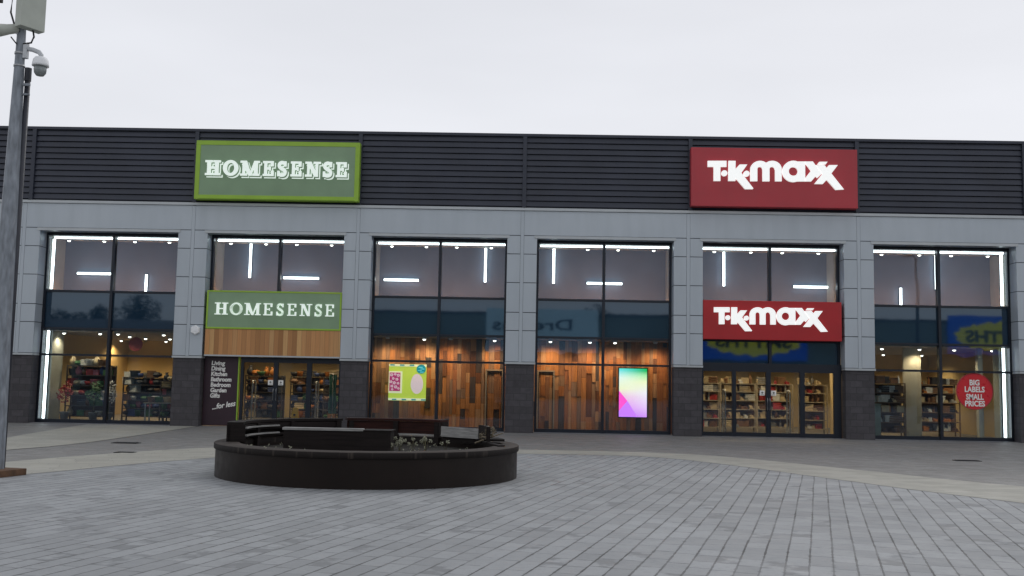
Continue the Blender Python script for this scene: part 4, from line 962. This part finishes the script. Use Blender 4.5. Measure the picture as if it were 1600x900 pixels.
MB().lathe([(.096, 0), (.1, -.05), (.092, -.11), (.06, -.155), (.012, -.168)], (MX+.40, MY-.09, 6.705), 24).build('dome', M['domeglass'], t)
t = thing('bullet_camera', 'cream camera housing pointing left and down on the grey mast', 'camera', (MX-.05, MY, 7.3))
AX = Vector((-.93, -.2, -.18)).normalized().to_track_quat('Z', 'Y').to_matrix()
MB().lathe([(.055, -.02), (.075, 0), (.085, .16), (.088, .17), (.118, .38), (.105, .38), (.07, .25)], (MX-.03, MY-.06, 7.36), 20, axis=AX).build('housing', M['camcream'], t)
MB().tube([(MX-.02, MY-.04, 7.26), (MX-.1, MY-.07, 7.31)], .018, 8).build('bracket', M['camgrey'], t)
t = thing('floodlight', 'small black lamp on the top arm of the grey mast', 'lamp', (MX-.2, MY, 7.85))
MB().tube([(MX, MY, 7.9), (MX-.42, MY-.05, 7.9)], .018, 8).build('arm', M['galv'], t)
MB().box(MX-.42, MX-.2, MY-.16, MY-.06, 7.86, 7.96, .01).box(MX-.36, MX-.3, MY-.14, MY-.08, 7.78, 7.86, .008).build('head', M['black'], t)

# ------------------------------------------------------------------ the far side of the square, seen in the glass
OB = thing('retail_building', 'low grey retail building across the square, seen mirrored in the windows', 'building', (10, -75, 0))
MB().box(-34, 62, -95, -75, 0, 9.1).build('wall', M['oppwall'], OB); MB().box(-34.2, 62.2, -95.2, -74.85, 9.102, 9.35).build('parapet', M['louvre'], OB)
for k in range(15): MB().box(-32+6.2*k, -32+6.2*k+5, -74.98, -74.9, .1, 4.0).build('window', M['oppdark'], OB)
t = thing('shop_sign', 'pale sign board with dark Dreams lettering, mirrored in the window left of the pink screen', 'sign', (.8, -74.8, 5.2))
MB().box(-4.6, 7.6, -74.84, -74.6, 5.0, 9.75).build('panel', M['oppsign'], t)
o = text('Dreams', 1.75, 0, 0, 0, M['oppnavy'], 'lettering', None, bold=.02, flip=True, ext=.02)
xs = [v.co.x for v in o.data.vertices]; s_ = 8.6/(max(xs)-min(xs)); o.data.transform(Matrix.Translation((4.9, -74.56, 7.45)) @ Matrix.Diagonal((s_, 1, 1, 1))); par(o, t)
for (xa, xb, za, zb_, ts, zt, lab) in ((18.5, 30.2, 4.6, 9.0, 2.0, 5.9, 'wide blue sign with yellow letters mirrored above the right doors'), (45.4, 56.5, 5.6, 9.85, 1.9, 6.9, 'blue sign with yellow letters mirrored in the far right window')):
    t = thing('shop_sign', lab, 'sign', ((xa+xb)/2, -74.8, za))
    MB().box(xa, xb, -74.84, -74.6, za, zb_).build('panel', M['oppblue'], t)
    cxs, czs = (xa+xb)/2, zt+.75
    MB().flat([[(cxs+(xb-xa-1.4)/2*math.cos(a*PI/24)*(1+.05*math.sin(a*1.7)), czs+1.55*math.sin(a*PI/24)*(1+.12*math.sin(a*2.3))) for a in range(48)]], -74.59, -74.55).build('blob', M['oppyellow'], t)
    o = text('SMYTHS', ts*.95, 0, 0, 0, M['oppnavy'], 'lettering', None, bold=.07, flip=True, ext=.02)
    xs = [v.co.x for v in o.data.vertices]; s_ = (xb-xa-3.4)/(max(xs)-min(xs)); o.data.transform(Matrix.Translation((xb-1.7, -74.51, zt+.1)) @ Matrix.Diagonal((s_, 1, 1, 1))); par(o, t)
OB2 = thing('retail_building', 'lower pitched-roof building across the square, mirrored in the far left window', 'building', (-52, -76, 0))
MB().box(-95, -34.6, -94, -74, 0, 6.6).build('wall', M['oppwall'], OB2)
q2 = MB(); pts = [(-74, 6.62), (-84, 8.3), (-94, 6.62)]
A = [q2.b.verts.new((-95.3, y, z_)) for y, z_ in pts]; B = [q2.b.verts.new((-34.3, y, z_)) for y, z_ in pts]
q2.b.faces.new(A); q2.b.faces.new(B[::-1])
for k in range(3): q2.b.faces.new((A[k], A[(k+1) % 3], B[(k+1) % 3], B[k]))
q2.build('roof', M['louvre'], OB2)
for k in range(9): MB().box(-93+6.4*k, -88+6.4*k, -73.99, -73.92, .1, 3.6).build('window', M['oppdark'], OB2)
def tree(x, y, h_, r_, label, seed):
    rn = random.Random(seed); t_ = thing('tree', label, 'tree', (x, y, 0), 'trees across the square')
    q2 = MB().tube([(x, y, 0), (x+.1, y, h_*.4), (x-.1, y, h_*.75)], .3, 8, .1)
    for k in range(6):
        a = k*1.05+rn.random(); q2.tube([(x, y, h_*.45), (x+r_*.7*math.cos(a), y+r_*.7*math.sin(a), h_*rn.uniform(.7, .85))], .1, 5, .03)
    q2.build('trunk', M['bark'], t_); c_ = MB()
    for k in range(11):
        a = rn.uniform(0, 2*PI); rr = rn.uniform(0, .7)*r_; leaf_ball(c_, (x+rr*math.cos(a), y+rr*math.sin(a), h_*rn.uniform(.62, .92)), r_*rn.uniform(.28, .42), 130, .22, rn)
    c_.build('crown', M['leaf'], t_, False)
for k, (x, y, h_, r_) in enumerate(((-51.5, -97, 12.6, 3.8), (-57.2, -97, 11.2, 3.0), (-62.5, -97, 10.4, 3.0), (8.5, -98, 11.6, 4.2), (14.5, -98, 10.9, 3.6), (19.5, -99, 11.0, 3.8), (38, -98, 10.9, 3.4), (44, -99, 11.2, 3.6))):
    tree(x, y, h_, r_, ['broad dark tree mirrored in the far left window', 'middle dark tree mirrored in the far left window', 'low bushy tree mirrored in the far left window', 'tall tree behind the mirrored roof nearest the pale sign board', 'low tree behind the mirrored roof, next right of the tall one', 'round tree behind the mirrored roof, left of the wide blue sign', 'low tree mirrored behind the roof in the far right window', 'round tree mirrored behind the blue sign in the far right window'][k], k+20)
t = thing('lamp_post', 'dark lamp post mirrored as an upright line in the far right window', 'lamp post', (20.1, -17.5, 0))
MB().lathe([(.1, 0), (.09, 3), (.07, 8.5)], (20.1, -17.5, 0), 12).build('post', M['conduit'], t)
MB().tube([(20.1, -17.5, 8.4), (20.1, -17.9, 8.7), (20.1, -18.6, 8.8)], .045, 8).build('arm', M['conduit'], t); MB().box(19.95, 20.25, -19.2, -18.5, 8.74, 8.84, .02).build('lantern', M['camgrey'], t)
